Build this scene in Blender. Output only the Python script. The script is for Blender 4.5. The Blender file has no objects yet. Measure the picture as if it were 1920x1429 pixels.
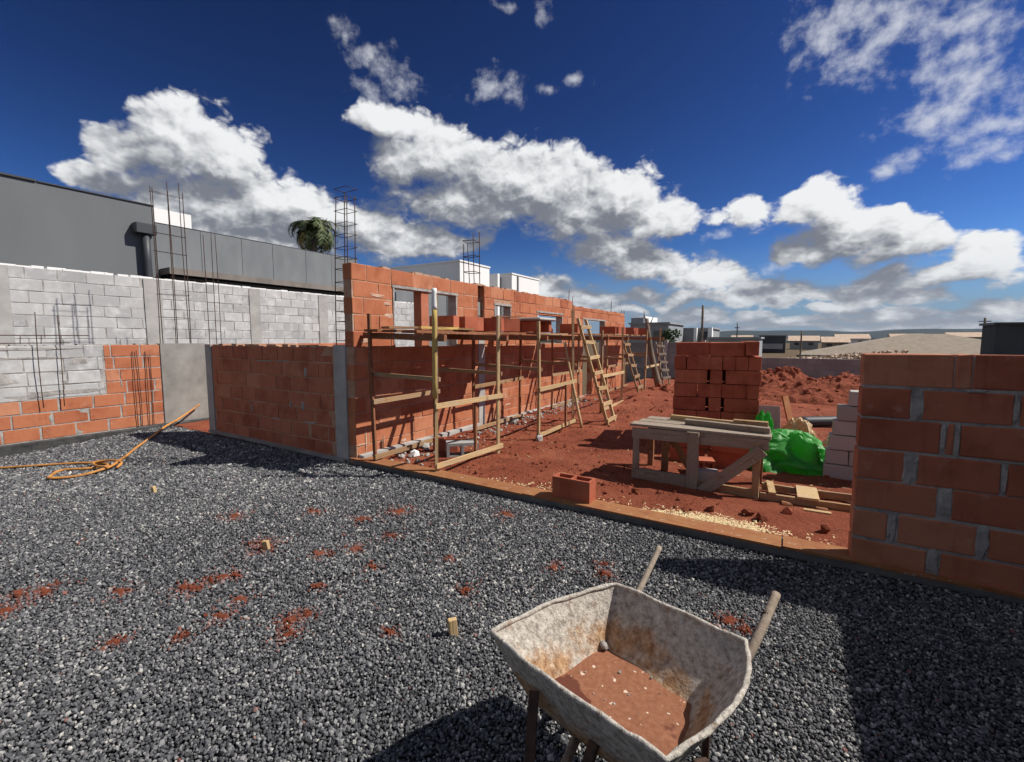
import bpy, bmesh, math, random
import numpy as np
from mathutils import Vector, Matrix, Quaternion
R = math.radians
random.seed(7); RNG = np.random.default_rng(11)
scene = bpy.context.scene

# ------------------------------------------------------------------ camera
cam_d = bpy.data.cameras.new('camera'); cam = bpy.data.objects.new('camera', cam_d)
scene.collection.objects.link(cam); scene.camera = cam
cam_d.sensor_width = 36.0; cam_d.lens = 15.94
cam_d.clip_start = 0.05; cam_d.clip_end = 12000
CAM = Vector((0, 0, 1.49)); YAW = R(31.3486); PITCH = R(5.276)
cam.location = CAM; cam.rotation_euler = (math.pi/2 - PITCH, 0, YAW)

# ------------------------------------------------------------------ light
SUN_DIR = Vector((1.122, 0.675, 1.40)).normalized()       # towards the sun
SUN_EL = math.asin(SUN_DIR.z); SUN_AZ = math.atan2(SUN_DIR.x, SUN_DIR.y)
sun_d = bpy.data.lights.new('sun', 'SUN'); sun_d.energy = 5.0; sun_d.angle = R(0.5)
sun_d.color = (1.0, 0.94, 0.85)
sun = bpy.data.objects.new('sun', sun_d); scene.collection.objects.link(sun)
sun.rotation_euler = (-SUN_DIR).to_track_quat('-Z', 'Y').to_euler(); sun.location = (20, 12, 25)

scene.view_settings.view_transform = 'Standard'; scene.view_settings.look = 'None'
scene.view_settings.exposure = 0.2; scene.view_settings.gamma = 1.0
scene.view_settings.use_curve_mapping = False
scene.cycles.max_bounces = 5; scene.cycles.diffuse_bounces = 3; scene.cycles.glossy_bounces = 2
scene.cycles.transmission_bounces = 3; scene.cycles.transparent_max_bounces = 6
scene.cycles.use_denoising = True
scene.cycles.caustics_reflective = False; scene.cycles.caustics_refractive = False

# ------------------------------------------------------------------ world: Nishita sky with cumulus clouds
W = bpy.data.worlds.new('World'); scene.world = W; W.use_nodes = True
nt = W.node_tree; nt.nodes.clear()
WSTR = 0.085
class NT:
    def __init__(s, tree): s.t = tree
    def n(s, typ, **kw):
        nd = s.t.nodes.new(typ)
        for k, v in kw.items(): setattr(nd, k, v)
        return nd
    def put(s, sock, v):
        if v is None: return
        if hasattr(v, 'links') or isinstance(v, bpy.types.NodeSocket): s.t.links.new(v, sock)
        else: sock.default_value = v
    def m(s, op, a, b=None, c=None, clamp=False):
        nd = s.n('ShaderNodeMath', operation=op, use_clamp=clamp)
        s.put(nd.inputs[0], a); s.put(nd.inputs[1], b); s.put(nd.inputs[2], c)
        return nd.outputs[0]
    def v(s, op, a, b=None, c=None, out=0):
        nd = s.n('ShaderNodeVectorMath', operation=op)
        s.put(nd.inputs[0], a); s.put(nd.inputs[1], b)
        if c is not None: s.put(nd.inputs[2], c)
        return nd.outputs[out]
    def noise(s, vec, scale, detail=4, rough=.5, dist=0, dim='3D', out=0):
        nd = s.n('ShaderNodeTexNoise', noise_dimensions=dim)
        if vec is not None: s.put(nd.inputs['Vector'], vec)
        nd.inputs['Scale'].default_value = scale; nd.inputs['Detail'].default_value = detail
        nd.inputs['Roughness'].default_value = rough; nd.inputs['Distortion'].default_value = dist
        return nd.outputs[out]
    def ramp(s, fac, stops, interp='LINEAR'):
        nd = s.n('ShaderNodeValToRGB'); nd.color_ramp.interpolation = interp
        el = nd.color_ramp.elements
        while len(el) < len(stops): el.new(0.5)
        for e, (p, c) in zip(el, stops):
            e.position = p; e.color = (c, c, c, 1) if isinstance(c, (int, float)) else (*c, 1)
        s.put(nd.inputs[0], fac); return nd.outputs[0]
    def mix(s, fac, a, b, typ='MIX'):
        nd = s.n('ShaderNodeMix', data_type='RGBA', blend_type=typ)
        s.put(nd.inputs[0], fac)
        for i, x in ((6, a), (7, b)):
            if isinstance(x, tuple): nd.inputs[i].default_value = (*x, 1) if len(x) == 3 else x
            else: s.put(nd.inputs[i], x)
        return nd.outputs[2]
    def smooth(s, x, lo, hi, a=0.0, b=1.0):
        nd = s.n('ShaderNodeMapRange', interpolation_type='SMOOTHSTEP')
        s.put(nd.inputs[0], x)
        for i, q in enumerate((lo, hi, a, b)): s.put(nd.inputs[1+i], q)
        return nd.outputs[0]
w = NT(nt)
sky = w.n('ShaderNodeTexSky', sky_type='NISHITA', sun_disc=False, sun_elevation=SUN_EL, sun_rotation=SUN_AZ,
          altitude=900, air_density=1.0, dust_density=0.3, ozone_density=3.0)
tc = w.n('ShaderNodeTexCoord').outputs['Generated']
sep = w.n('ShaderNodeSeparateXYZ'); w.put(sep.inputs[0], tc)
az = w.m('ARCTAN2', sep.outputs[0], sep.outputs[1]); el = w.m('ARCSINE', sep.outputs[2])
cmb = w.n('ShaderNodeCombineXYZ'); w.put(cmb.inputs[0], az); w.put(cmb.inputs[1], el)
P0 = cmb.outputs[0]
# clouds as (azimuth, elevation, half width, half height) in degrees; azimuth from +Y towards +X
CLOUDS = [(-66.5, 18.79, 3.67, 3.67), (-70.06, 17.11, 2.96, 2.24), (-62.75, 17.89, 4.25, 3.64), (-59.01, 14.7, 6.65, 2.9), (-63.96, 12.74, 8.84, 3.84), (-54.22, 14.99, 3.33, 1.91), (-73.88, 14.94, 2.65, 1.31), (-71.59, 14.1, 2.66, 1.28), (-61.71, 10.4, 12.73, 3.23), (-48.54, 12.66, 4.79, 3.2), (-44.28, 11.71, 7.46, 2.7), (-51.45, 13.59, 3.46, 2.27), (-39.2, 11.9, 4.51, 1.52), (-44.91, 24.05, 3.34, 2.24), (-47.02, 23.6, 2.68, 1.74), (-45.32, 20.16, 3.66, 3.2), (-39.71, 20.79, 6.31, 3.23), (-32.0, 19.06, 7.11, 4.19), (-26.16, 18.15, 7.7, 3.67), (-33.96, 16.19, 12.82, 2.91), (-18.21, 16.65, 4.63, 3.11), (-22.9, 14.87, 8.9, 3.52), (-13.59, 13.77, 4.45, 2.87), (-19.01, 10.53, 5.96, 2.74), (-15.25, 8.54, 6.69, 1.95), (-4.15, 13.7, 3.62, 1.88), (1.45, 13.48, 3.7, 2.13), (4.87, 11.48, 4.7, 2.39), (8.98, 9.69, 3.44, 1.92), (3.24, 9.68, 5.36, 1.81), (8.3, 8.33, 4.31, 1.47), (0.54, 8.64, 2.86, 1.19), (8.85, 11.82, 1.34, 1.17), (14.72, 6.64, 3.51, 2.01), (12.15, 5.54, 3.15, 1.18), (7.46, 5.95, 2.42, 0.91), (6.09, 4.77, 5.46, 1.56), (-8.16, 6.71, 5.04, 1.48), (-1.72, 4.94, 5.02, 1.59), (-27.37, 6.31, 4.62, 2.06), (-21.46, 4.95, 3.87, 1.8), (-15.77, 5.09, 3.7, 1.26), (-24.71, 3.82, 3.29, 0.78), (-5.33, 4.4, 3.76, 1.06), (3.59, 3.16, 2.69, 0.86), (-9.72, 2.72, 5.19, 0.74), (-0.09, 1.88, 5.38, 0.68), (7.87, 2.37, 3.61, 0.92), (12.4, 1.54, 3.5, 0.67), (15.59, 2.99, 2.18, 0.99), (-14.47, 2.1, 3.67, 0.63), (-21.42, 2.16, 3.89, 0.59), (5.44, 1.28, 13.01, 0.43), (-6.85, 1.33, 8.29, 0.36), (-10.95, 4.71, 2.92, 0.86), (-3.15, 2.69, 3.11, 0.7), (2.61, 4.44, 2.29, 0.76), (10.1, 3.77, 2.62, 0.79), (14.04, 2.38, 1.98, 0.65), (-18.23, 3.3, 3.16, 0.64), (-12.7, 3.83, 2.39, 0.62), (16.3, 1.61, 1.82, 0.54), (5.4, 2.08, 2.58, 0.48)]
WISPS = [(-50.8, 30.61, 2.14, 1.0), (-47.43, 29.16, 3.63, 1.23), (-44.2, 27.71, 2.73, 1.2), (-47.54, 25.96, 2.24, 1.18), (-33.58, 27.73, 3.5, 1.33), (-31.35, 26.64, 1.92, 0.97), (-28.2, 33.73, 1.38, 0.89), (-32.29, 34.45, 1.63, 0.48), (-23.43, 28.08, 1.38, 0.93), (-27.52, 27.55, 1.53, 0.66), (4.01, 25.34, 5.08, 1.42), (13.77, 15.76, 2.26, 1.03), (7.11, 26.35, 7.01, 2.29), (11.67, 22.26, 3.75, 3.47), (2.15, 27.82, 3.96, 2.76), (13.88, 22.6, 2.52, 2.95), (10.53, 19.28, 4.64, 3.31), (3.79, 28.49, 5.49, 2.28), (10.72, 25.87, 4.88, 2.19), (13.79, 19.68, 2.87, 2.72), (13.31, 19.83, 2.27, 1.41), (10.5, 19.69, 2.14, 1.4), (13.67, 17.19, 2.58, 0.89), (8.56, 16.31, 2.67, 1.16), (7.05, 15.84, 1.59, 0.73), (2.08, 28.79, 3.07, 1.54), (5.83, 28.05, 3.2, 1.68), (13.7, 24.78, 1.89, 1.6), (-1.86, 7.86, 2.25, 1.0), (-7.52, 11.58, 1.37, 0.9)]
def warp(P):
    big = w.noise(P, 8.0, 1.5, .5, dim='2D', out=1)
    return w.v('MULTIPLY_ADD', w.v('SUBTRACT', big, (.5, .5, .5)), (.085, .055, 0), P)
def field(Pw, chain):
    d = None
    for (a, e, ra, re) in chain:
        iv = (1/R(ra), 1/R(re), 0)
        q = w.v('MULTIPLY_ADD', Pw, iv, (-R(a)*iv[0], -R(e)*iv[1], 0))
        l = w.v('LENGTH', q, out=1)
        d = l if d is None else w.m('SMOOTH_MIN', d, l, .3)
    return w.m('SUBTRACT', 1.0, d)
def detail(P, oct):
    # layers lie flatter towards the horizon
    sp = w.n('ShaderNodeSeparateXYZ'); w.put(sp.inputs[0], P); e = w.m('MAXIMUM', sp.outputs[1], 0)
    lg = w.m('LOGARITHM', w.m('ADD', w.m('MULTIPLY', e, 20), 1), math.e)
    sq = w.n('ShaderNodeCombineXYZ'); w.put(sq.inputs[0], sp.outputs[0]); w.put(sq.inputs[1], w.m('ADD', w.m('MULTIPLY', e, 1.15), w.m('MULTIPLY', lg, .10)))
    Ps = sq.outputs[0]
    t = w.m('MULTIPLY', w.m('SUBTRACT', w.noise(Ps, 15, oct, .55, 0, dim='2D'), .5), 1.5)
    wp = w.v('MULTIPLY_ADD', w.noise(Ps, 26, 2, dim='2D', out=1), (.050, .050, 0), Ps)
    for sc, am in ((19, .58), (44, .36), (95, .20))[:3 if oct > 4 else 2]:      # heaped domes, large to small
        vo = w.n('ShaderNodeTexVoronoi', voronoi_dimensions='2D', feature='F1')
        w.put(vo.inputs['Vector'], wp); vo.inputs['Scale'].default_value = sc
        t = w.m('ADD', t, w.m('MULTIPLY', w.m('SUBTRACT', .42, vo.outputs['Distance']), am))
    return t
Pw0 = warp(P0); Pw1 = w.v('ADD', Pw0, (.030, .060, 0))
T0 = detail(P0, 6); T1 = detail(w.v('ADD', P0, (.008, .014, 0)), 3)
skyc = w.v('MULTIPLY', sky.outputs[0], (.74, .80, .86))
skyg = w.n('ShaderNodeGamma'); w.put(skyg.inputs[0], skyc); skyg.inputs[1].default_value = 2.0
hs = w.v('SCALE', skyg.outputs[0]); nt.nodes[-1].inputs['Scale'].default_value = 0.175
inv = 1/WSTR
low = w.smooth(el, R(9), R(0))
skyb = w.mix(w.m('MULTIPLY', w.smooth(el, R(11), R(.5)), .85), hs, (.150*inv, .225*inv, .355*inv))
def sky_shader(F0, F1, wisps):
    D0 = w.m('SUBTRACT', w.m('ADD', F0, w.m('MULTIPLY', T0, .56)), -.03)
    top = w.smooth(w.m('SUBTRACT', F0, F1), -.25, .35)                 # sunlit side: crisp; underside: frayed
    alpha = w.smooth(D0, w.m('SUBTRACT', w.m('MULTIPLY', top, .08), .16), w.m('SUBTRACT', .48, w.m('MULTIPLY', top, .20)))
    lit = w.m('ADD', .29, w.m('MULTIPLY', w.m('SUBTRACT', F0, F1), .56))
    lit = w.m('ADD', lit, w.m('MULTIPLY', w.m('SUBTRACT', T0, T1), .55))
    lit = w.m('ADD', lit, w.m('MULTIPLY', w.smooth(D0, .75, -.05), .13))
    lit = w.smooth(lit, .10, 1.02)
    ccol = w.mix(lit, (.165, .18, .215), (.76, .77, .78))
    ccol = w.mix(w.m('MULTIPLY', low, .5), ccol, (.33, .38, .46))
    cc = w.v('SCALE', ccol); nt.nodes[-1].inputs['Scale'].default_value = inv
    base = skyb
    if wisps:
        wn = w.noise(w.v('MULTIPLY', P0, (1, 1.2, 1)), 26, 5, .6, dim='2D')
        wis = w.m('ADD', w.m('MULTIPLY', field(Pw0, wisps), .8), w.m('MULTIPLY', w.m('SUBTRACT', wn, .5), 2.4))
        base = w.mix(w.m('MULTIPLY', w.smooth(wis, -.12, 1.35), .76), skyb, (.64*inv, .66*inv, .71*inv))
    out = w.mix(alpha, base, cc)
    bg = w.n('ShaderNodeBackground'); w.put(bg.inputs[0], out); bg.inputs[1].default_value = WSTR
    return bg.outputs[0]
CAMAZ = -31.35
def sector(lo, hi):      # only the clouds that reach into this part of the sky
    pick = lambda L: [c for c in L if c[0] + c[2]*2.2 + 5 > lo and c[0] - c[2]*2.2 - 5 < hi]
    cl, wi = pick(CLOUDS), pick(WISPS)
    f0 = w.m('MAXIMUM', field(Pw0, cl), -1.2); f1 = w.m('MAXIMUM', field(Pw1, cl), -1.2)
    return sky_shader(f0, f1, wi)
def msh(fac, a, b):
    nd = w.n('ShaderNodeMixShader'); w.put(nd.inputs[0], fac); nt.links.new(a, nd.inputs[1]); nt.links.new(b, nd.inputs[2])
    return nd.outputs[0]
# rest of the sky, unseen: scattered clouds, cover raised to brighten the shaded walls
gP = w.v('MULTIPLY', tc, (1, 1, 2.2))
g0 = w.m('MULTIPLY', w.m('SUBTRACT', w.noise(gP, 2.4, 2, .5), .49), 6.0)
g1 = w.m('MULTIPLY', w.m('SUBTRACT', w.noise(w.v('ADD', gP, tuple(SUN_DIR*.09)), 2.4, 2, .5), .49), 6.0)
other = sky_shader(g0, g1, None)
cuts = [-52.0, -32.0, -12.0]
sh = sector(cuts[2], 30)
for lo, hi in ((cuts[1], cuts[2]), (cuts[0], cuts[1]), (-95, cuts[0])):
    sh = msh(w.m('GREATER_THAN', az, R(hi)), sector(lo, hi), sh)
sh = msh(w.m('MAXIMUM', w.smooth(w.m('ABSOLUTE', w.m('SUBTRACT', az, R(CAMAZ))), R(57), R(66)), w.smooth(el, R(42), R(50))), sh, other)
plain = w.n('ShaderNodeBackground'); w.put(plain.inputs[0], skyb); plain.inputs[1].default_value = WSTR
sh = msh(w.smooth(el, R(-.5), R(.3)), plain.outputs[0], sh)
wo = w.n('ShaderNodeOutputWorld'); nt.links.new(sh, wo.inputs[0])
W.cycles.sampling_method = 'MANUAL'; W.cycles.sample_map_resolution = 512

# ------------------------------------------------------------------ helpers
COL = scene.collection
MATS = {}
def link(o): COL.objects.link(o); return o
def tag(o, label=None, cat=None, group=None, kind=None):
    if label: o['label'] = label
    if cat: o['category'] = cat
    if group: o['group'] = group
    if kind: o['kind'] = kind
    return o
def thing(name, label, cat, loc=(0, 0, 0), group=None, rz=0):
    o = bpy.data.objects.new(name, None); o.empty_display_size = .1; link(o)
    o.location = loc; o.rotation_euler = (0, 0, rz)
    return tag(o, label, cat, group, 'thing')
def mesh(name, verts, faces, mat=None, smooth=False):
    me = bpy.data.meshes.new(name); me.from_pydata([tuple(v) for v in verts], [], faces); me.update()
    if smooth: me.polygons.foreach_set('use_smooth', [True]*len(me.polygons))
    if mat: me.materials.append(MATS[mat])
    return me
def obj(name, me, parent=None, loc=(0, 0, 0), rot=None, scale=None):
    o = bpy.data.objects.new(name, me); link(o); o.location = loc
    if rot is not None:
        if isinstance(rot, Quaternion): o.rotation_mode = 'QUATERNION'; o.rotation_quaternion = rot
        else: o.rotation_euler = rot
    if scale: o.scale = scale
    if parent: o.parent = parent
    return o
def np_mesh(name, V, F, mat, smooth=False, attr=None):
    """V (n,3) float array, F (m,k) int array, attr {name: (n,) floats}"""
    me = bpy.data.meshes.new(name); n, (mf, k) = len(V), F.shape
    me.vertices.add(n); me.vertices.foreach_set('co', V.astype(np.float32).ravel())
    me.loops.add(mf*k); me.loops.foreach_set('vertex_index', F.astype(np.int32).ravel())
    me.polygons.add(mf); me.polygons.foreach_set('loop_start', np.arange(0, mf*k, k, dtype=np.int32))
    me.polygons.foreach_set('use_smooth', np.full(mf, smooth))
    for a, vals in (attr or {}).items():
        at = me.attributes.new(a, 'FLOAT', 'POINT'); at.data.foreach_set('value', np.asarray(vals, np.float32))
    me.update(calc_edges=True); me.validate(); me.materials.append(MATS[mat]); return me
BOXF = [(0, 3, 2, 1), (4, 5, 6, 7), (0, 1, 5, 4), (1, 2, 6, 5), (2, 3, 7, 6), (3, 0, 4, 7)]
def box_vf(x0, x1, y0, y1, z0, z1):
    return ([(x0, y0, z0), (x1, y0, z0), (x1, y1, z0), (x0, y1, z0), (x0, y0, z1), (x1, y0, z1), (x1, y1, z1), (x0, y1, z1)], BOXF)
class MB:
    """collects verts/faces into one mesh"""
    def __init__(s): s.V = []; s.F = []
    def add(s, V, F):
        b = len(s.V); s.V += [tuple(v) for v in V]; s.F += [tuple(i+b for i in f) for f in F]; return s
    def box(s, *a): return s.add(*box_vf(*a))
    def build(s, name, mat, parent=None, loc=(0, 0, 0), smooth=False, rot=None):
        return obj(name, mesh(name, s.V, s.F, mat, smooth), parent, loc, rot)
def bevel_box(L, D, H, r, jit=0.0, rnd=random):
    """chamfered box centred at the origin"""
    bm = bmesh.new(); V, F = box_vf(-L/2, L/2, -D/2, D/2, -H/2, H/2)
    vs = [bm.verts.new(v) for v in V]
    for f in F: bm.faces.new([vs[i] for i in f])
    bmesh.ops.bevel(bm, geom=bm.edges[:], offset=r, segments=1, affect='EDGES', profile=.5)
    for v in bm.verts: v.co += Vector((rnd.uniform(-jit, jit), rnd.uniform(-jit, jit), rnd.uniform(-jit, jit)))
    V = [v.co.copy() for v in bm.verts]; bm.verts.index_update(); F = [tuple(v.index for v in f.verts) for f in bm.faces]; bm.free()
    return V, F
def frame_of(p0, p1, roll=0.0):
    d = (Vector(p1) - Vector(p0)); q = d.to_track_quat('Z', 'Y')
    if roll: q = q @ Quaternion((0, 0, 1), roll)
    return q, d.length
def bar(name, p0, p1, wx, wy, mat, parent=None, roll=0.0, base=(0, 0, 0), r=.004, jit=.0015, warp=0.0):
    """sawn timber / bar from p0 to p1, grain along its own Z; base = the parent's location"""
    q, L = frame_of(p0, p1, roll); V = []; F = []; n = 1 if L < .5 else 4
    for i in range(n+1):
        z = L*i/n; b = math.sin(math.pi*i/n)*warp; tw = 1 + random.uniform(-.03, .03)
        for (a, c) in ((-1, -1), (1, -1), (1, 1), (-1, 1)):
            V.append((a*wx/2*tw + b + random.uniform(-jit, jit), c*wy/2*tw + random.uniform(-jit, jit), z))
    for i in range(n):
        for k in range(4): F.append((i*4+k, i*4+(k+1) % 4, i*4+4+(k+1) % 4, i*4+4+k))
    F += [(3, 2, 1, 0), tuple(n*4+k for k in range(4))]
    return obj(name, mesh(name, V, F, mat), parent, Vector(p0) - Vector(base), q)
def tube_vf(pts, rad, seg=8, cap=True):
    V = []; F = []; n = len(pts); pts = [Vector(p) for p in pts]
    rads = rad if isinstance(rad, (list, tuple)) else [rad]*n
    t0 = (pts[1]-pts[0]).normalized(); nrm = t0.orthogonal().normalized()
    for i, p in enumerate(pts):
        t = (pts[min(i+1, n-1)] - pts[max(i-1, 0)]).normalized()
        nrm = (nrm - t*nrm.dot(t)).normalized(); bn = t.cross(nrm)
        for k in range(seg):
            a = 2*math.pi*k/seg; V.append(p + (nrm*math.cos(a) + bn*math.sin(a))*rads[i])
    for i in range(n-1):
        for k in range(seg): F.append((i*seg+k, i*seg+(k+1) % seg, (i+1)*seg+(k+1) % seg, (i+1)*seg+k))
    if cap: F += [tuple(range(seg-1, -1, -1)), tuple((n-1)*seg+k for k in range(seg))]
    return V, F
def pole(name, p0, p1, r0, r1, mat, parent=None, base=(0, 0, 0), seg=9, bend=0.0, n=6):
    q, L = frame_of(p0, p1); ph = random.uniform(0, 6.28)
    pts = [(math.cos(ph)*bend*math.sin(math.pi*i/n), math.sin(ph)*bend*math.sin(math.pi*i/n), L*i/n) for i in range(n+1)]
    V, F = tube_vf(pts, [r0+(r1-r0)*i/n for i in range(n+1)], seg)
    return obj(name, mesh(name, V, F, mat, True), parent, Vector(p0) - Vector(base), q)
def rod(name, p0, p1, r, mat, parent=None, base=(0, 0, 0)):
    return pole(name, p0, p1, r, r, mat, parent, base, seg=6, n=2)
def grid_vf(xs, ys, solid, h0, h1, plan='xy'):
    """extrude the solid cells of a grid between h0 and h1; plan gives the two grid axes"""
    V = []; F = []; idx = {}
    def vid(i, j, h):
        k = (i, j, h)
        if k not in idx:
            a, b, c = xs[i], ys[j], (h0, h1)[h]
            idx[k] = len(V); V.append({'xy': (a, b, c), 'xz': (a, c, b), 'yz': (c, a, b)}[plan])
        return idx[k]
    nx, ny = len(xs)-1, len(ys)-1
    S = lambda i, j: 0 <= i < nx and 0 <= j < ny and solid(i, j)
    for i in range(nx):
        for j in range(ny):
            if not S(i, j): continue
            F.append([vid(i, j, 1), vid(i+1, j, 1), vid(i+1, j+1, 1), vid(i, j+1, 1)])
            F.append([vid(i, j, 0), vid(i, j+1, 0), vid(i+1, j+1, 0), vid(i+1, j, 0)])
            if not S(i-1, j): F.append([vid(i, j, 0), vid(i, j, 1), vid(i, j+1, 1), vid(i, j+1, 0)])
            if not S(i+1, j): F.append([vid(i+1, j, 0), vid(i+1, j+1, 0), vid(i+1, j+1, 1), vid(i+1, j, 1)])
            if not S(i, j-1): F.append([vid(i, j, 0), vid(i+1, j, 0), vid(i+1, j, 1), vid(i, j, 1)])
            if not S(i, j+1): F.append([vid(i, j+1, 0), vid(i, j+1, 1), vid(i+1, j+1, 1), vid(i+1, j+1, 0)])
    if plan == 'xz': F = [f[::-1] for f in F]
    return V, [tuple(f) for f in F]
def hollow_vf(L, D, H, cells, t=.018):
    """hollow block: holes run through its height; cells = (nx, ny)"""
    nx, ny = cells; cx = (L - t*(nx+1))/nx; cy = (D - t*(ny+1))/ny
    xs = [-L/2]; ys = [-D/2]
    for i in range(nx): xs += [xs[-1]+t, xs[-1]+t+cx]
    xs.append(xs[-1]+t)
    for i in range(ny): ys += [ys[-1]+t, ys[-1]+t+cy]
    ys.append(ys[-1]+t)
    return grid_vf(xs, ys, lambda i, j: not (i % 2 == 1 and j % 2 == 1), -H/2, H/2)
# value-noise fbm on arrays
_P = RNG.random((256, 256))
def vnoise(x, y):
    xi = np.floor(x).astype(int); yi = np.floor(y).astype(int); fx = x-xi; fy = y-yi
    fx = fx*fx*(3-2*fx); fy = fy*fy*(3-2*fy); g = lambda a, b: _P[a % 256, b % 256]
    return (g(xi, yi)*(1-fx)+g(xi+1, yi)*fx)*(1-fy) + (g(xi, yi+1)*(1-fx)+g(xi+1, yi+1)*fx)*fy
def fbm(x, y, sc, oc=4):
    s = 0; a = .5
    for i in range(oc): s = s + a*(vnoise(x*sc+17*i, y*sc+31*i)-.5)*2; sc *= 2.03; a *= .5
    return s
def sheet_np(xs, ys, zf):
    X, Y = np.meshgrid(xs, ys, indexing='ij'); Z = zf(X, Y); V = np.stack([X, Y, Z], -1).reshape(-1, 3)
    nx, ny = len(xs), len(ys); I = (np.arange(nx-1)[:, None]*ny + np.arange(ny-1)[None]).ravel()
    return V, np.stack([I, I+ny, I+ny+1, I+1], 1)
# ico stones
_t = (1+5**.5)/2
ICO_V = np.array([(-1, _t, 0), (1, _t, 0), (-1, -_t, 0), (1, -_t, 0), (0, -1, _t), (0, 1, _t), (0, -1, -_t), (0, 1, -_t), (_t, 0, -1), (_t, 0, 1), (-_t, 0, -1), (-_t, 0, 1)])/math.hypot(1, _t)
ICO_F = np.array([(0, 11, 5), (0, 5, 1), (0, 1, 7), (0, 7, 10), (0, 10, 11), (1, 5, 9), (5, 11, 4), (11, 10, 2), (10, 7, 6), (7, 1, 8), (3, 9, 4), (3, 4, 2), (3, 2, 6), (3, 6, 8), (3, 8, 9), (4, 9, 5), (2, 4, 11), (6, 2, 10), (8, 6, 7), (9, 8, 1)])
OCT_V = np.array([(1, 0, 0), (-1, 0, 0), (0, 1, 0), (0, -1, 0), (0, 0, 1), (0, 0, -1)], float)
OCT_F = np.array([(0, 2, 4), (2, 1, 4), (1, 3, 4), (3, 0, 4), (2, 0, 5), (1, 2, 5), (3, 1, 5), (0, 3, 5)])
def rand_rot(n):
    q = RNG.normal(size=(n, 4)); q /= np.linalg.norm(q, axis=1)[:, None]; a, b, c, d = q.T
    return np.stack([np.stack([1-2*(c*c+d*d), 2*(b*c-a*d), 2*(b*d+a*c)], -1), np.stack([2*(b*c+a*d), 1-2*(b*b+d*d), 2*(c*d-a*b)], -1), np.stack([2*(b*d-a*c), 2*(c*d+a*b), 1-2*(b*b+c*c)], -1)], 1)
def stones(C, rad, ico=True, squash=(.55, 1.25), jit=.22):
    """many irregular stones at centres C (n,3) with radii rad (n,)"""
    BV, BF = (ICO_V, ICO_F) if ico else (OCT_V, OCT_F); n, k = len(C), len(BV)
    S = RNG.uniform(*squash, size=(n, 1, 3)); V = BV[None]*S*(1+RNG.uniform(-jit, jit, size=(n, k, 1)))
    V = np.einsum('nij,nkj->nki', rand_rot(n), V)*rad[:, None, None] + C[:, None, :]
    F = (BF[None] + (np.arange(n)*k)[:, None, None]).reshape(-1, 3)
    return V.reshape(-1, 3), F, k

# ------------------------------------------------------------------ materials
def material(name, build, rough=.9, spec=.2):
    m = bpy.data.materials.new(name); m.use_nodes = True; t = m.node_tree; t.nodes.clear(); h = NT(t)
    out = h.n('ShaderNodeOutputMaterial'); b = h.n('ShaderNodeBsdfPrincipled'); t.links.new(b.outputs[0], out.inputs[0])
    b.inputs['Roughness'].default_value = rough; b.inputs['Specular IOR Level'].default_value = spec
    c, bump = build(h, b)
    if isinstance(c, tuple): b.inputs['Base Color'].default_value = (*c, 1)
    elif c is not None: h.put(b.inputs['Base Color'], c)
    if bump is not None:
        nd = h.n('ShaderNodeBump'); nd.inputs['Strength'].default_value = bump[1]; nd.inputs['Distance'].default_value = bump[2]
        h.put(nd.inputs['Height'], bump[0]); h.put(b.inputs['Normal'], nd.outputs[0])
    MATS[name] = m; return m
def co(h, kind='Object'): return h.n('ShaderNodeTexCoord').outputs[kind]
def wpos(h): return h.n('ShaderNodeNewGeometry').outputs['Position']
def rnd(h): return h.n('ShaderNodeObjectInfo').outputs['Random']
def attr(h, n): a = h.n('ShaderNodeAttribute'); a.attribute_name = n; return a.outputs['Fac']
def scl(h, v, s): return h.v('MULTIPLY', v, s)

def clay(base, dark, pale, dust=.25):
    def f(h, b):
        p = wpos(h); o = co(h); r = rnd(h)
        c = h.ramp(r, [(0, dark), (.35, base), (.7, base), (1, pale)])
        n = h.noise(p, 3.2, 4, .6); c = h.mix(h.smooth(n, .42, .72), c, h.mix(1, c, (.72, .62, .58), 'MULTIPLY'))
        st = h.noise(scl(h, o, (3, 3, 60)), 1.6, 3, .6)                # combed horizontal striations
        c = h.mix(h.m('MULTIPLY', h.smooth(st, .5, .8), .35), c, h.mix(1, c, (.7, .62, .58), 'MULTIPLY'))
        d = h.noise(p, 11, 6, .68); c = h.mix(h.m('MULTIPLY', h.smooth(d, .56, .76), dust), c, (.62, .50, .42))
        vs = h.noise(scl(h, p, (9, 9, .9)), 3.0, 4, .6); c = h.mix(h.m('MULTIPLY', h.smooth(vs, .52, .72), .30), c, h.mix(1, c, (.55, .50, .50), 'MULTIPLY'))
        g = h.noise(p, 90, 2, .6)
        hgt = h.m('ADD', h.m('MULTIPLY', st, .6), h.m('MULTIPLY', g, .5))
        return c, (hgt, .35, .004)
    return f
material('brick', clay((.46, .170, .086), (.38, .122, .062), (.53, .240, .138)))
material('brick_pile', clay((.42, .125, .070), (.36, .098, .056), (.46, .15, .085), .15), .85)
material('brick_dark', clay((.45, .165, .095), (.38, .120, .070), (.50, .215, .130), .26))
def mortar(h, b):
    p = wpos(h); n = h.noise(p, 9, 6, .65); f = h.noise(p, 120, 3, .7)
    return h.ramp(n, [(.3, (.24, .225, .22)), (.5, (.40, .38, .36)), (.72, (.54, .51, .475))]), (h.m('ADD', n, h.m('MULTIPLY', f, .6)), .9, .02)
material('mortar', mortar)
def mortar_clay(h, b):
    p = wpos(h); n = h.noise(p, 7, 6, .65); f = h.noise(p, 120, 3, .7)
    return h.ramp(n, [(.3, (.34, .18, .11)), (.52, (.44, .27, .18)), (.72, (.50, .40, .33))]), (h.m('ADD', n, h.m('MULTIPLY', f, .5)), .6, .008)
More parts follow.
